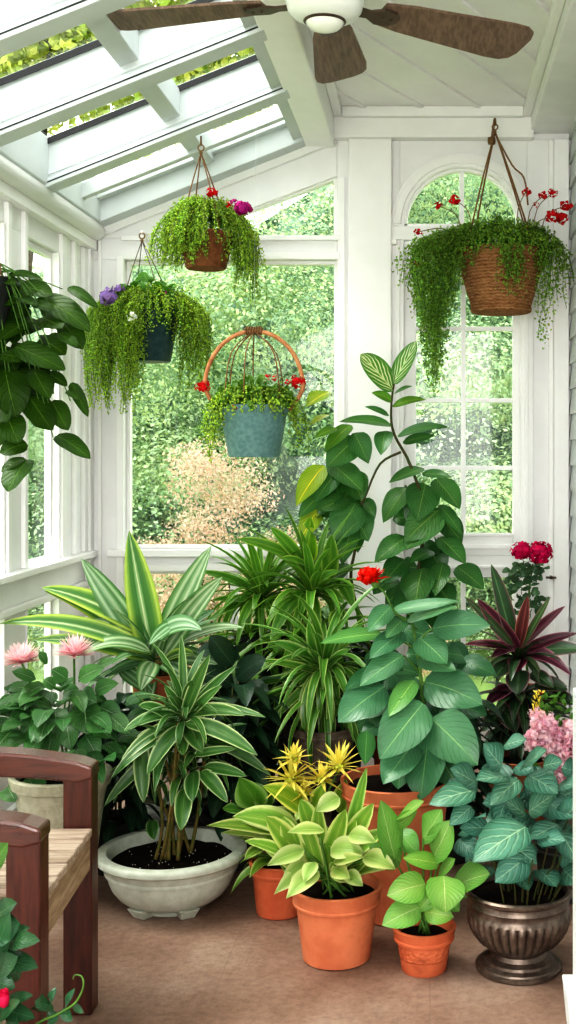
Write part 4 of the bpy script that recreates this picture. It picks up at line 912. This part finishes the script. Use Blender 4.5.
hand(g, c2, [(430, 100, 332, 202, 100), (430, 165, 506, 243, 72), (480, 250, 558, 314, 74), (335, 165, 244, 238, 70), (410, 205, 345, 238, 50), (440, 240, 418, 335, 56), (380, 255, 358, 368, 100), (180, 130, 150, 244, 64), (330, 230, 270, 300, 66, 10, (.7, .8, .7)), (300, 280, 240, 330, 66, 10, (.7, .8, .7)), (420, 300, 470, 370, 70, 10, (.7, .8, .7)), (350, 330, 300, 390, 60, 10, (.7, .8, .7)), (160, 240, 110, 320, 60, 10, (.7, .8, .7))], (.55, .92), .1, .02, 0, -.08, .012, .12, 9)
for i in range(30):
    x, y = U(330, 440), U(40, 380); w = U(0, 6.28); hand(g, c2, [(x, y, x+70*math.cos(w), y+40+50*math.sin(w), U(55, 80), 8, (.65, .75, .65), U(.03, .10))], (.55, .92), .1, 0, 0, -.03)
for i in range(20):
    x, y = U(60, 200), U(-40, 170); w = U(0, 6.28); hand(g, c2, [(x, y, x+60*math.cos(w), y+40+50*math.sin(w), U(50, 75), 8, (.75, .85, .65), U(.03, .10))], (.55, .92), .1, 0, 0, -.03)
g.cm = 1; hand(g, c1, [(297, 145, 203, 42, 74, 6), (296, 125, 364, 4, 56, -6)], (.5, .62), .1, 0, 0, -.04, .0, .05, 12)
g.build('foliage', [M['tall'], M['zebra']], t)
g = MB(); b0 = V3(xt, Yt, .31)
stemline(g, [b0, P(412, 620, Yt), P(424, 520, Yt), P(411, 467, Yt), P(394, 434, Yt), P(391, 410, Yt), P(394, 382, Yt)], .010, .004)
stemline(g, [P(401, 452, Yt), P(380, 464, Yt), P(366, 495, Yt), P(362, 505, Yt)], .006, .004)
stemline(g, [b0+V3(-.04, 0, 0), P(354, 596, Yt), P(355, 550, Yt), P(362, 505, Yt), P(350, 480, Yt), P(335, 430, Yt)], .008, .004)
g.build('stem', M['stemd'], t)
# big-leaved plant with a vermilion flower
M['bigl'] = leaf_mat('blue_green_broad_leaf', [(0, (82, 132, 96)), (1, (66, 114, 80))], (112, 158, 120), 8, .45, .10, .45, (140, 178, 124), .035, mott=.18, rough=.32, trans=.15, spec=.5, bump=.6)
Yg = 4.07; xg = -.115
t = thing('potted_broadleaf_plant', 'large blue-green broad-leaved plant with one vermilion flower in a wide terracotta pot', 'plant', (xg, Yg, 0)); pot(t, (xg, Yg, 0), .19, .135, .455, M['terra'], liph=.055)
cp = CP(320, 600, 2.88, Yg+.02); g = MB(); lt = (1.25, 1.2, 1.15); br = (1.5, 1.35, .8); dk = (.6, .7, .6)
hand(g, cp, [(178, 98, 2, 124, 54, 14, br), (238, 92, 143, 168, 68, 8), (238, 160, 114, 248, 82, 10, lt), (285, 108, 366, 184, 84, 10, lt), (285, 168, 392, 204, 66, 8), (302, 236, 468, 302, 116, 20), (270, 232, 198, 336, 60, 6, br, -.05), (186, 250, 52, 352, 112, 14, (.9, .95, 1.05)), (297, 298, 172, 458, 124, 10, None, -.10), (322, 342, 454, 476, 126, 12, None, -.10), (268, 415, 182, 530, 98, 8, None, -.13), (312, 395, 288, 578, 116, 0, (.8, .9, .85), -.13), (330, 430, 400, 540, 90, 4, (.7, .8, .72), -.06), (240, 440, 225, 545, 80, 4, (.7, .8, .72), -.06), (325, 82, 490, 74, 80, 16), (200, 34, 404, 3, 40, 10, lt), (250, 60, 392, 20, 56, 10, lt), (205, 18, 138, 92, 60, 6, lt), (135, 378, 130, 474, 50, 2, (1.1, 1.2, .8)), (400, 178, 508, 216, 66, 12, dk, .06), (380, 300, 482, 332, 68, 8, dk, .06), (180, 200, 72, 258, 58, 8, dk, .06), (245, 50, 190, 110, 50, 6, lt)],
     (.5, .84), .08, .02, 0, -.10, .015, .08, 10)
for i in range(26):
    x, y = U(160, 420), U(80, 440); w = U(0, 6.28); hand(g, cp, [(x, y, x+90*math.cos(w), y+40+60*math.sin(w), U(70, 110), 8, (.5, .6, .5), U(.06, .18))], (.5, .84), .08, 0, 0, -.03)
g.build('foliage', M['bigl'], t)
g = MB(); b0 = V3(xg, Yg, .42)
stemline(g, [b0, cp.p(300, 400, .02), cp.p(300, 330, .02), cp.p(285, 180, .02), cp.p(262, 50, .02), cp.p(250, 20, .02)], .009, .004)
for x, y in ((180, 98), (238, 160), (186, 250), (297, 298), (325, 340), (302, 236), (268, 415), (325, 82), (200, 34)):
    yy = min(max(y+50, 60), 400); stemline(g, [cp.p(275+yy*.06, yy, .02), cp.p((x+280)/2, (y+yy)/2-8, 0), cp.p(x, y, 0)], .004, .003)
fl = P(371, 577, Yg-.05); stemline(g, [cp.p(262, 70, .02), P(395, 612, Yg-.02), P(384, 592, Yg-.04), fl+V3(.015, 0, -.03)], .0035)
g.build('stem', M['stemg'], t)
g = MB(); petals(g, fl+V3(.008, .0, -.012), 110, (.035, .062), (.012, .018), (85, 5), 10, .15, (1, 1, 1), (-.35, -.2)); fcluster(g, fl+V3(-.012, 0, .004), .036, 60, .02); fb = g.build('flower', M['orangered'], t)
g = MB(); g.ball(fl+V3(.016, 0, -.022), (.016, .016, .016)); g.build('calyx', M['stemg'], fb)
# croton-like purple plant
M['crotp'] = leaf_mat('purple_blade_leaf', [(0, (150, 84, 104)), (.2, (96, 46, 66)), (.6, (78, 40, 56)), (.85, (122, 62, 80)), (1, (206, 140, 156))], streak=.3, mott=.2, rough=.32, trans=.18)
M['crotg'] = leaf_mat('green_purple_edged_leaf', [(0, (120, 150, 110)), (.15, (70, 98, 66)), (.7, (58, 84, 58)), (.9, (110, 84, 84)), (1, (196, 150, 156))], streak=.2, mott=.2, rough=.32, trans=.15)
Yx = 4.98; cq = CP(456, 520, 3.41, Yx); xx = cq.p(212, 440)[0]
t = thing('potted_rhoeo', 'purple and green sword-leaved plant by the clapboard wall', 'plant', (xx, Yx, 0)); pot(t, (xx, Yx, 0), .14, .105, .30, M['terradark'])
g = MB()
hand(g, cq, [(212, 445, 72, 268, 52, 10), (207, 445, 28, 425, 42, 18), (222, 435, 372, 294, 46, 10), (230, 455, 392, 530, 44, 55, (1.5, 1.3, 1.4)), (216, 470, 204, 520, 66, 6, (1.5, 1.1, 1.3)), (185, 570, 100, 632, 50, 12), (190, 598, 196, 648, 66, 4, (1.4, 1.1, 1.2)), (215, 435, 245, 258, 46, 0, (1.5, 1.6, .9)), (225, 450, 415, 386, 36, 20), (200, 440, 120, 470, 40, 20)], (.4, .75), .16, .02, 0, -.08, 0, .12, 10)
g.cm = 1
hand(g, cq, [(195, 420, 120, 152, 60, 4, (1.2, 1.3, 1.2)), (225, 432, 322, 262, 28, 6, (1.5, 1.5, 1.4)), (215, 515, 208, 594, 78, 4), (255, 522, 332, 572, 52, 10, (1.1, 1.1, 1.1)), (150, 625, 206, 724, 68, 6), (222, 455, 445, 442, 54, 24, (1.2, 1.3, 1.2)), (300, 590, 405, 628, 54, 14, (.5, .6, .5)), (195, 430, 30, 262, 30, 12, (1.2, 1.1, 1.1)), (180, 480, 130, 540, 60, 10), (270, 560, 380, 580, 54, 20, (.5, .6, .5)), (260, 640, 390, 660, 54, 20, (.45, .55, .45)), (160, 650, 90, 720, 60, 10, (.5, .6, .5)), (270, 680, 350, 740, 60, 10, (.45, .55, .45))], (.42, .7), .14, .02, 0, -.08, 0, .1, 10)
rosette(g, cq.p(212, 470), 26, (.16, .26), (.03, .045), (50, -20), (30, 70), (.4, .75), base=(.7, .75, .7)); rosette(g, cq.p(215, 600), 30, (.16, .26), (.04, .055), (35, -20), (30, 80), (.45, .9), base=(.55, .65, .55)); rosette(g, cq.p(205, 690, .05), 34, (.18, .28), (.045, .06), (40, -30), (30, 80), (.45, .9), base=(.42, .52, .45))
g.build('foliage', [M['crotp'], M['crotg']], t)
g = MB(); stemline(g, [(xx, Yx, .27), (xx+.01, Yx, .5), cq.p(212, 455)], .014, .012); g.build('stem', M['stemd'], t)
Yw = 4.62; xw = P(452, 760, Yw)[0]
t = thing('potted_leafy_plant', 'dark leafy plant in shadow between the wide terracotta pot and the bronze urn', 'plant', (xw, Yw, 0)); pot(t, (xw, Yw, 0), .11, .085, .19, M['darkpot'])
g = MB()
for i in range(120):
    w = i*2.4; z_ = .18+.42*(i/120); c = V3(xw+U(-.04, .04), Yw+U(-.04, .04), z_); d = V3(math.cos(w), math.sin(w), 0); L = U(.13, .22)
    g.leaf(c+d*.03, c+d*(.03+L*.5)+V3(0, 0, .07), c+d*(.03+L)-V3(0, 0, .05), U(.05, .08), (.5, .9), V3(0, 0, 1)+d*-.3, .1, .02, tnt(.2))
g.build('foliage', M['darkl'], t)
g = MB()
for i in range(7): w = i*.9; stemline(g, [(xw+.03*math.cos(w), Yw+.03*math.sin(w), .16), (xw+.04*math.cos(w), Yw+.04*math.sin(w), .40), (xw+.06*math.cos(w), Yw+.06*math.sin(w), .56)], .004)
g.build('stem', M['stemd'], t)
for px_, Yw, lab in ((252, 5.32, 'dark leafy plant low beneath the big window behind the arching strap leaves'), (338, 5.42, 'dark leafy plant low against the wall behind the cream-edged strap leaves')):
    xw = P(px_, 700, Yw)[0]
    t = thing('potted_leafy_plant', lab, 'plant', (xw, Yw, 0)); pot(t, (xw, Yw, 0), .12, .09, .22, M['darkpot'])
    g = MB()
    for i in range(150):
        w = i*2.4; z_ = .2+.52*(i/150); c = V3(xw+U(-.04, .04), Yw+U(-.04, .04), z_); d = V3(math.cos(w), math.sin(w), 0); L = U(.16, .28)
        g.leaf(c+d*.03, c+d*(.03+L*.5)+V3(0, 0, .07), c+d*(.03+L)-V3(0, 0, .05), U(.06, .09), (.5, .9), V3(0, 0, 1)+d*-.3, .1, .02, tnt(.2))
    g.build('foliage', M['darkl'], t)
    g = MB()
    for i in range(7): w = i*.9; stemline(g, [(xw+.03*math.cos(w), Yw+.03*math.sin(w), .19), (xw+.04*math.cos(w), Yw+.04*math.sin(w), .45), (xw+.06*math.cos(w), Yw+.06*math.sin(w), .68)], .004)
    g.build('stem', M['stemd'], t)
# magenta geranium
M['gerl'] = leaf_mat('small_green_leaf', [(0, (84, 120, 84)), (1, (74, 110, 76))], (110, 142, 104), 5, .4, .15, .4, mott=.2)
Yq = 5.36; cq = CP(456, 520, 3.41, Yq); xq = cq.p(245, 300)[0]
stand('dark stand near the clapboard wall, behind the purple sword-leaved plant', xq, Yq, .35, .24, base=False)
t = thing('potted_geranium', 'tall magenta geranium rising behind the purple sword-leaved plant', 'plant', (xq, Yq, .35)); pot(t, (xq, Yq, .35), .11, .082, .16, M['terra2'])
g = MB()
for i in range(80):
    x, y = 240+U(-65, 60), U(145, 320); d = U(0, 6.28); hand(g, cq, [(x, y, x+30*math.cos(d), y+10+16*math.sin(d), U(16, 26), 3)], (.5, .6), .1, .05, 0, -.02, .03, .25, 5)
g.build('foliage', M['gerl'], t)
g = MB(); stemline(g, [(xq, Yq, .48), cq.p(240, 400), cq.p(250, 240), cq.p(262, 150)], .006, .004)
for i in range(14): y = 160+i*12; stemline(g, [cq.p(252, y+20), cq.p(240+U(-50, 50), y)], .002)
g.build('stem', M['stemg'], t)
for x, y, r in ((222, 104, 33), (286, 112, 44)):
    g = MB(); fcluster(g, cq.p(x, y, -.02), cq.w(r), 130, cq.w(20), squash=.85); g.build('flower', M['magenta'], t)
# pale pink spires
Yz = 4.22; xz_ = .47
t = thing('potted_pink_spires', 'feathery pale pink flower spires at the right edge above the bronze urn', 'plant', (xz_, Yz, 0)); pot(t, (xz_, Yz, 0), .11, .085, .20, M['darkpot'])
cq = CP(456, 520, 3.41, Yz); g = MB()
for i in range(120):
    x, y = U(270, 420), U(600, 900); d = U(0, 6.28); hand(g, cq, [(x, y, x+34*math.cos(d), y+30*math.sin(d), 14, 4, (.9, 1, .8), U(0, .08))], (.4, .7), .1, 0, 0, -.02, 0, .25, 5)
g.build('foliage', M['tuft'], t)
g = MB(); lines = [((275, 590), (290, 670), (310, 740)), ((290, 690), (330, 750), (360, 860)), ((330, 700), (370, 770), (385, 880)), ((380, 690), (400, 760), (410, 860)), ((340, 800), (370, 860), (390, 900)), ((270, 720), (280, 760), (285, 770))]
for a, b, c in lines: stemline(g, [(xz_+U(-.03, .03), Yz, .18), cq.p(*c, .03), cq.p(*b, .02), cq.p(*a, .02)], .003, .0015)
g.build('stem', M['stemg'], t)
for j, (a, b, c) in enumerate(lines):
    g = MB(); pp = []
    for i in range(140):
        q = i/139; A, B, C = (V3(*v, 0) for v in (a, b, c)); v = (1-q)**2*A+2*q*(1-q)*B+q*q*C; sp = 8+30*min(1, q*2.2); v = v+V3(U(-sp, sp), U(-sp*.6, sp*.6), 0)
        if j == 0 and q < .5: continue
        fcluster(g, cq.p(v[0], v[1], U(-.08, .02)), .011, 7, .014, (1, 1, 1) if random.random() < .75 else (.95, .76, .84), .12)
    if g.n: g.build('flower_spire', M['pinkw'], t)
g = MB()
for i in range(60): x, y = 275+U(-12, 18), U(585, 680); hand(g, cq, [(x, y, x+U(-10, 10), y-8, 7, 2, (1.3, 1.2, .9))], (.5, .6), .1, 0, 0, 0, 0, .2, 3)
g.build('bud', M['yellow'], t)
# silvery plant in bronze urn
M['silver'] = leaf_mat('silver_veined_leaf', [(0, (108, 156, 142)), (.6, (88, 140, 124)), (1, (66, 116, 100))], (150, 190, 168), 5, .5, .24, .5, (170, 204, 176), .04, mott=.35, rough=.38, trans=.18)
Yu = 3.63; xu = .268
t = thing('potted_silver_plant', 'silvery blue-green veined plant in a fluted bronze urn', 'plant', (xu, Yu, 0))
pru = [(.122, 0), (.130, .004), (.131, .014), (.124, .017), (.122, .022), (.106, .028), (.104, .036), (.086, .044), (.080, .056), (.086, .060), (.092, .068), (.120, .088), (.142, .118), (.153, .15), (.156, .172), (.152, .18), (.149, .186), (.150, .20), (.154, .205), (.150, .212), (.150, .222), (.164, .232), (.166, .24), (.160, .245), (.148, .243), (.142, .22)]
g = MB(); g.lathe((xu, Yu, 0), [(r*.985, z) if False else (r, z) for r, z in pru[:10]]+[(r, z) for a, b in zip(pru[9:13], pru[10:14]) for r, z in [(a[0]+(b[0]-a[0])*q, a[1]+(b[1]-a[1])*q) for q in (.25, .5, .75, 1)]]+pru[14:], 272,
          mod=lambda w, z: (.075*abs(math.sin(w*17))**.7-.05)*max(0, min(1, (z-.066)/.02))*max(0, min(1, (.176-z)/.012)))
g.build('pot', M['bronze'], t)
g = MB(); g.lathe((xu, Yu, 0), [(.144, .215), (.002, .226)], 32, cap0=False); g.build('soil', M['soil'], t)
cp = CP(376, 724, 2.88, Yu-.02); g = MB()
hand(g, cp, [(362, 122, 308, 56, 78, 4), (370, 60, 434, 44, 50, 6), (420, 122, 492, 74, 68, 6), (374, 152, 286, 162, 70, 10), (410, 160, 328, 234, 66, 8), (292, 172, 213, 128, 76, 8), (288, 190, 152, 232, 72, 14), (440, 148, 524, 202, 82, 10), (432, 262, 362, 214, 66, 8), (440, 252, 514, 202, 66, 8), (432, 296, 278, 398, 114, 16, (1.15, 1.12, 1.1), -.1), (275, 238, 212, 292, 56, 6), (290, 268, 316, 266, 30), (524, 290, 440, 332, 66, 8), (540, 272, 590, 218, 66, 6), (392, 350, 464, 404, 76, 8), (434, 384, 342, 456, 82, 10, None, -.06), (532, 310, 584, 404, 76, 6), (482, 120, 538, 108, 50, 6), (240, 330, 290, 384, 66, 6, (.6, .7, .7), .04), (470, 330, 545, 336, 60, 8), (520, 180, 585, 170, 66, 6), (330, 300, 240, 300, 60, 8, (.7, .8, .8), .05), (545, 370, 585, 440, 66, 6, (.7, .8, .8), .05), (500, 230, 570, 270, 70, 6), (470, 420, 520, 470, 70, 8, (.6, .7, .66), .02), (330, 410, 300, 452, 56, 8, (.55, .65, .6), .04), (540, 420, 580, 462, 66, 8, (.6, .7, .66), .0), (410, 430, 440, 480, 56, 8, (.55, .65, .6), .05)], (.55, .92), .1, .04, -.05, -.07, .02, .1, 9)
for i in range(44):
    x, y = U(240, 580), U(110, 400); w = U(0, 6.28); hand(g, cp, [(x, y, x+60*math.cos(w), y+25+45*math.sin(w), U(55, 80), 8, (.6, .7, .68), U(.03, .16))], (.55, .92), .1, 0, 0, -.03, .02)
g.build('foliage', M['silver'], t)
g = MB()
for i in range(26):
    a = U(0, 6.28); r = U(.02, .11); b0 = V3(xu+r*math.cos(a), Yu+r*math.sin(a), .21); e = b0+V3((b0[0]-xu)*.9, (b0[1]-Yu)*.6, U(.10, .26)); stemline(g, [b0, (b0+e)/2+V3(0, 0, .02), e], .003, .002)
g.build('stem', M['stemd'], t)
# hostas
M['hosta'] = leaf_mat('cream_edged_hosta_leaf', [(0, (150, 182, 84)), (.45, (120, 164, 66)), (.66, (150, 186, 88)), (.80, (214, 222, 150)), (1, (226, 230, 172))], (170, 196, 110), 7, .8, .12, .3, (176, 200, 110), .05, streak=.2, mott=.12, rough=.38, trans=.28)
M['hostaw'] = leaf_mat('pale_hosta_leaf', [(0, (150, 186, 92)), (.35, (168, 198, 108)), (.7, (208, 220, 148)), (1, (222, 228, 166))], (160, 192, 96), 9, .8, .14, .35, (190, 212, 130), .05, mott=.1, rough=.4, trans=.28)
Yo = 4.07; xo = -.51
t = thing('potted_yellow_bloom', 'yellow spiky-flowered plant with pale leaves in the terracotta pot beside the grey bowl', 'plant', (xo, Yo, 0)); pot(t, (xo, Yo, 0), .105, .078, .178, M['terra2'], liph=.04)
cp = CP(200, 730, 2.88, Yo-.05); g = MB()
hand(g, cp, [(290, 300, 92, 250, 84, 34, None, -.05), (240, 300, 18, 276, 48, 26), (180, 340, 128, 374, 34, 14), (320, 250, 180, 162, 84, 24, (1.25, 1.15, .7)), (300, 280, 180, 240, 60, 24), (230, 320, 140, 330, 44, 16)], (.6, 1.0), .16, .02, 0, -.06, .01, .1, 10)
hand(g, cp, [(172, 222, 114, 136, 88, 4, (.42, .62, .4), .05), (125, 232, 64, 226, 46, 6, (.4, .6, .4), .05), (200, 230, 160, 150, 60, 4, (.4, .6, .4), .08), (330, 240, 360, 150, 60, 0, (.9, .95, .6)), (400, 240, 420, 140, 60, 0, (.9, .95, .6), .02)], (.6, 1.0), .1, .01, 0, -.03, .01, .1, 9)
rosette(g, (xo, Yo, .17), 22, (.14, .22), (.04, .06), (70, 10), (30, 70), (.6, 1.0), base=(.75, .85, .7))
g.cm = 1; hand(g, cp, [(200, 305, 60, 296, 32, 12), (225, 290, 120, 265, 40, 20)], (.6, 1.0), .14, .02, 0, -.06)
g.build('foliage', [M['hosta'], M['hostaw']], t)
g = MB(); heads = [(262, 130, 1.0), (400, 95, .95), (350, 130, .7), (270, 70, .6), (300, 170, .6)]
for x, y, k_ in heads: stemline(g, [(xo+U(-.02, .02), Yo, .16), cp.p((x+260)/2, 250), cp.p(x, y+20)], .005, .004)
g.build('stem', M['stemg'], t)
for x, y, k_ in heads:
    g = MB(); c = cp.p(x, y+14)
    petals(g, c, int(30*k_)+6, (.08*k_, .135*k_), (.011, .019), (85, -20), 12, .12, (1, 1, 1), (0, 0), (.5, .9)); fcluster(g, c+V3(0, -.01, .005), .022*k_, 40, .012, (.8, .95, .7)); g.build('flower_head', M['yellow'], t)
Yh = 3.705; xh = -.288
t = thing('potted_hosta', 'cream-edged hosta in the largest front terracotta pot on the floor', 'plant', (xh, Yh, 0)); pot(t, (xh, Yh, 0), .142, .104, .225, M['terra'], liph=.055)
cp = CP(200, 730, 2.88, Yh-.02); g = MB()
HA = [(300, 345, 192, 392, 52, 14), (310, 400, 213, 474, 46, 18), (340, 405, 248, 486, 66, 14), (376, 345, 474, 356, 72, 20), (430, 300, 506, 322, 56, 12), (470, 365, 564, 402, 60, 20), (385, 400, 432, 430, 52, 12), (385, 380, 474, 366, 38, 10)]
hand(g, cp, [(345, 420, 130, 320, 44, 40), (330, 300, 290, 200, 60, -6), (370, 420, 500, 212, 66, 4), (360, 410, 420, 230, 60, 0), (300, 420, 240, 250, 60, 10), (345, 420, 300, 260, 56, 0), (350, 420, 340, 210, 52, 0), (400, 420, 480, 110, 42, -10, (.8, .95, .7), .03), (390, 430, 560, 390, 56, 40), (420, 440, 520, 330, 50, 20), (320, 430, 180, 330, 52, 40), (380, 420, 450, 260, 52, 10), (430, 410, 375, 420, 58, 12), (320, 420, 190, 250, 64, 30), (400, 400, 530, 290, 56, 20)], (.55, .6), .16, .03, 0, -.05, .01, .12, 10, 1.05, base=(.95, 1, .85))
rosette(g, (xh, Yh, .225), 26, (.14, .20), (.035, .05), (85, 35), (20, 45), (.6, .6), base=(.8, .9, .7))
g.cm = 1
hand(g, cp, HA, (.7, 1.15), .16, .02, -.09, -.07, .02, .12, 10, .98, nh=(0, -.75, .65)); hand(g, cp, [(358, 290, 252, 296, 44, 18, None, -.09), (402, 195, 334, 236, 50, 14, None, -.06), (290, 240, 275, 260, 20), (330, 380, 300, 440, 40, 10, None, -.1), (420, 410, 470, 450, 40, 10, None, -.08), (300, 380, 235, 440, 40, 14, None, -.07)], (.7, 1.1), .14, 0, 0, -.03, .02, .1, 9)
g.build('foliage', [M['hosta'], M['hostaw']], t)
g = MB()
for i in range(18): w = i*.9; r = U(.01, .06); e = cp.p(*[(300, 345), (310, 400), (376, 345), (430, 300), (470, 365), (345, 310)][i % 6], -.05); b0 = V3(xh+r*math.cos(w), Yh+r*math.sin(w), .2); stemline(g, [b0, (b0+e)/2+V3(0, 0, .01), e], .004, .003)
g.build('stem', M['stemg'], t)
# small pot
M['light'] = leaf_mat('light_green_oval_leaf', [(0, (142, 184, 98)), (1, (114, 164, 78))], (190, 214, 140), 8, .5, .11, .5, (206, 222, 160), .04, mott=.12, rough=.38, trans=.22)
Ym = 3.62; xm = -.018
t = thing('potted_round_leaf_plant', 'light green oval-leaved plant in the smallest terracotta pot with an embossed band', 'plant', (xm, Ym, 0)); pot(t, (xm, Ym, 0), .098, .068, .133, M['terraband'], liph=.042)
cp = CP(376, 724, 2.88, Ym-.02); g = MB()
hand(g, cp, [(165, 385, 216, 276, 92, 0), (135, 330, 190, 246, 84, 0, (.85, .9, .85), .04), (180, 402, 78, 386, 50, 10, (1.1, 1.1, .8), -.03), (180, 430, 228, 388, 46, 4), (142, 462, 32, 494, 80, 14, (1.1, 1.08, .95), -.05), (195, 438, 200, 544, 108, 8, (1.12, 1.1, 1), -.07), (215, 470, 328, 432, 108, 14, (.85, .95, .9)), (124, 528, 18, 580, 76, 12, None, -.05), (140, 540, 224, 556, 56, 8, (.9, .95, .8), -.05), (55, 392, 14, 220, 88, 0, (.72, .86, .85)), (60, 272, 138, 222, 50, 6), (64, 310, 122, 374, 66, 6, (.6, .75, .65), .05), (60, 292, 118, 250, 40, 4), (170, 480, 120, 540, 60, 6, (.8, .9, .7)), (180, 470, 240, 540, 60, 6, (.7, .85, .7)), (70, 400, -20, 350, 70, 10, (.75, .85, .8), .04), (150, 470, 260, 500, 60, 10, (.7, .82, .7), .03)], (.5, .82), .1, .01, 0, -.05, .012, .06, 9, 1.08)
g.build('foliage', M['light'], t)
g = MB(); b0 = V3(xm, Ym, .11)
for x, y in ((165, 385), (135, 330), (180, 402), (142, 462), (195, 438), (215, 470), (124, 528), (55, 392), (64, 310)): e = cp.p(x, y, 0); stemline(g, [b0+V3(U(-.02, .02), U(-.02, .02), 0), (b0+e)/2+V3(0, 0, .02), e], .004, .003)
g.build('stem', M['stemg'], t)
# foreground plant, lower left
M['fore'] = leaf_mat('glossy_foreground_leaf', [(0, (62, 106, 74)), (1, (52, 92, 62))], (88, 128, 92), 7, .5, .1, .4, (100, 140, 96), .04, mott=.2, rough=.28, trans=.15, spec=.55)
Yv = 2.34; xv = P(-6, 1000, Yv)[0]
t = thing('potted_camellia', 'dark glossy-leaved plant with a red bud in front of the wooden armchair', 'plant', (xv, Yv, 0)); pot(t, (xv, Yv, 0), .13, .10, .30, M['terra2'])
cp = CP(0, 768, 2, Yv); g = MB()
hand(g, cp, [(-10, 300, 34, 270, 40, 10), (0, 330, 40, 310, 60, 4), (10, 350, 80, 346, 34, 16), (0, 380, 76, 400, 40, 10), (0, 340, 60, 320, 30, 8), (-10, 380, 20, 290, 50, 0), (0, 400, 36, 376, 40, 4), (10, 470, 66, 455, 26, 10), (0, 480, 70, 500, 34, 10), (0, 500, 40, 465, 30, 8), (-10, 190, 16, 150, 40, 0, (2.2, 1.9, .8)), (-20, 420, 30, 440, 44, 8), (20, 500, 40, 540, 40, 4), (-20, 330, -60, 300, 60, 8), (-20, 400, -80, 380, 60, 8), (-10, 480, -70, 470, 60, 8), (40, 420, 10, 360, 36, 4)], (.5, .7), .12, .04, -.02, -.06, .01, .15, 8)
hand(g, cp, [(105, 475, 70, 465, 34, 6), (100, 470, 112, 438, 18, 2), (115, 490, 95, 505, 24, 4), (130, 478, 150, 440, 18, 3), (128, 480, 145, 505, 20, 3), (85, 485, 70, 480, 24, 3), (150, 470, 168, 490, 14, 2)], (.5, .7), .12, .0, .02, -.02, .01, .15, 6)
rosette(g, (xv, Yv, .34), 24, (.10, .16), (.035, .05), (60, -20), (20, 60), (.5, .7), base=(.8, .85, .8))
g.build('foliage', M['fore'], t)
g = MB(); b0 = V3(xv, Yv, .28)
for x, y in ((0, 300), (10, 350), (0, 400), (0, 480), (-10, 200), (-40, 400)): e = cp.p(x, y); stemline(g, [b0, (b0+e)/2+V3(0, 0, .03), e], .005, .003)
stemline(g, [b0+V3(.04, 0, 0), cp.p(60, 530), cp.p(120, 490), cp.p(150, 470), cp.p(166, 440), cp.p(164, 418), cp.p(150, 414), cp.p(146, 422)], .003, .0012)
g.build('stem', M['stemg'], t)
g = MB(); petals(g, cp.p(8, 468, -.09), 26, (.016, .026), (.014, .018), (88, 60), 0, .12, prof=(.5, .5)); g.ball(cp.p(8, 464, -.09), (.011, .011, .015), jit=.05); g.build('flower_bud', petal_mat('rose_bud_petal', (206, 36, 84)), t)

# white post at the right edge
t = thing('newel_post', 'white painted post with a tapered base block at the right edge', 'post', (.36, 2.8, 0))
g = MB(); g.box(.3375, .385, 2.76, 2.84, .0, 1.0); g.build('shaft', M['siding'], t, bevel=.004)
g = MB(); zt = EYE-(985-CY)/428.6; g.prism([(.314, zt), (.41, zt), (.36, 0), (.345, 0)], 'y', 2.74, 2.86)
g.build('base_block', M['siding'], t, bevel=.004)

# ------------------------------------------------------------------ LIGHT
W = bpy.data.worlds.new('world'); SC.world = W; W.use_nodes = True
nt = W.node_tree; bg = nt.nodes['Background']; bg.inputs[0].default_value = (.99, .99, .97, 1); bg.inputs[1].default_value = 1.7
sun = bpy.data.lights.new('sun', 'SUN'); sun.energy = 2.6; sun.angle = math.radians(25); sun.color = (1, .97, .9)
so = bpy.data.objects.new('sun', sun); COL.objects.link(so)
so.rotation_euler = Vector((-.45, -.12, .95)).to_track_quat('Z', 'Y').to_euler()
al = bpy.data.lights.new('window_light', 'AREA'); al.shape = 'RECTANGLE'; al.size = 2.2; al.size_y = 2.2; al.energy = 48; al.color = (1, .985, .97)  # added fill lamp behind the camera, lifts the interior; no window there
ao = bpy.data.objects.new('window_light', al); COL.objects.link(ao); ao.location = (-.4, -1.6, 1.9)
ao.rotation_euler = (Vector(ao.location)-Vector((-.2, 5, 2.2))).to_track_quat('Z', 'Y').to_euler()
SC.view_settings.view_transform = 'Standard'; SC.view_settings.look = 'High Contrast'; SC.view_settings.exposure = .88; SC.view_settings.gamma = 1.0
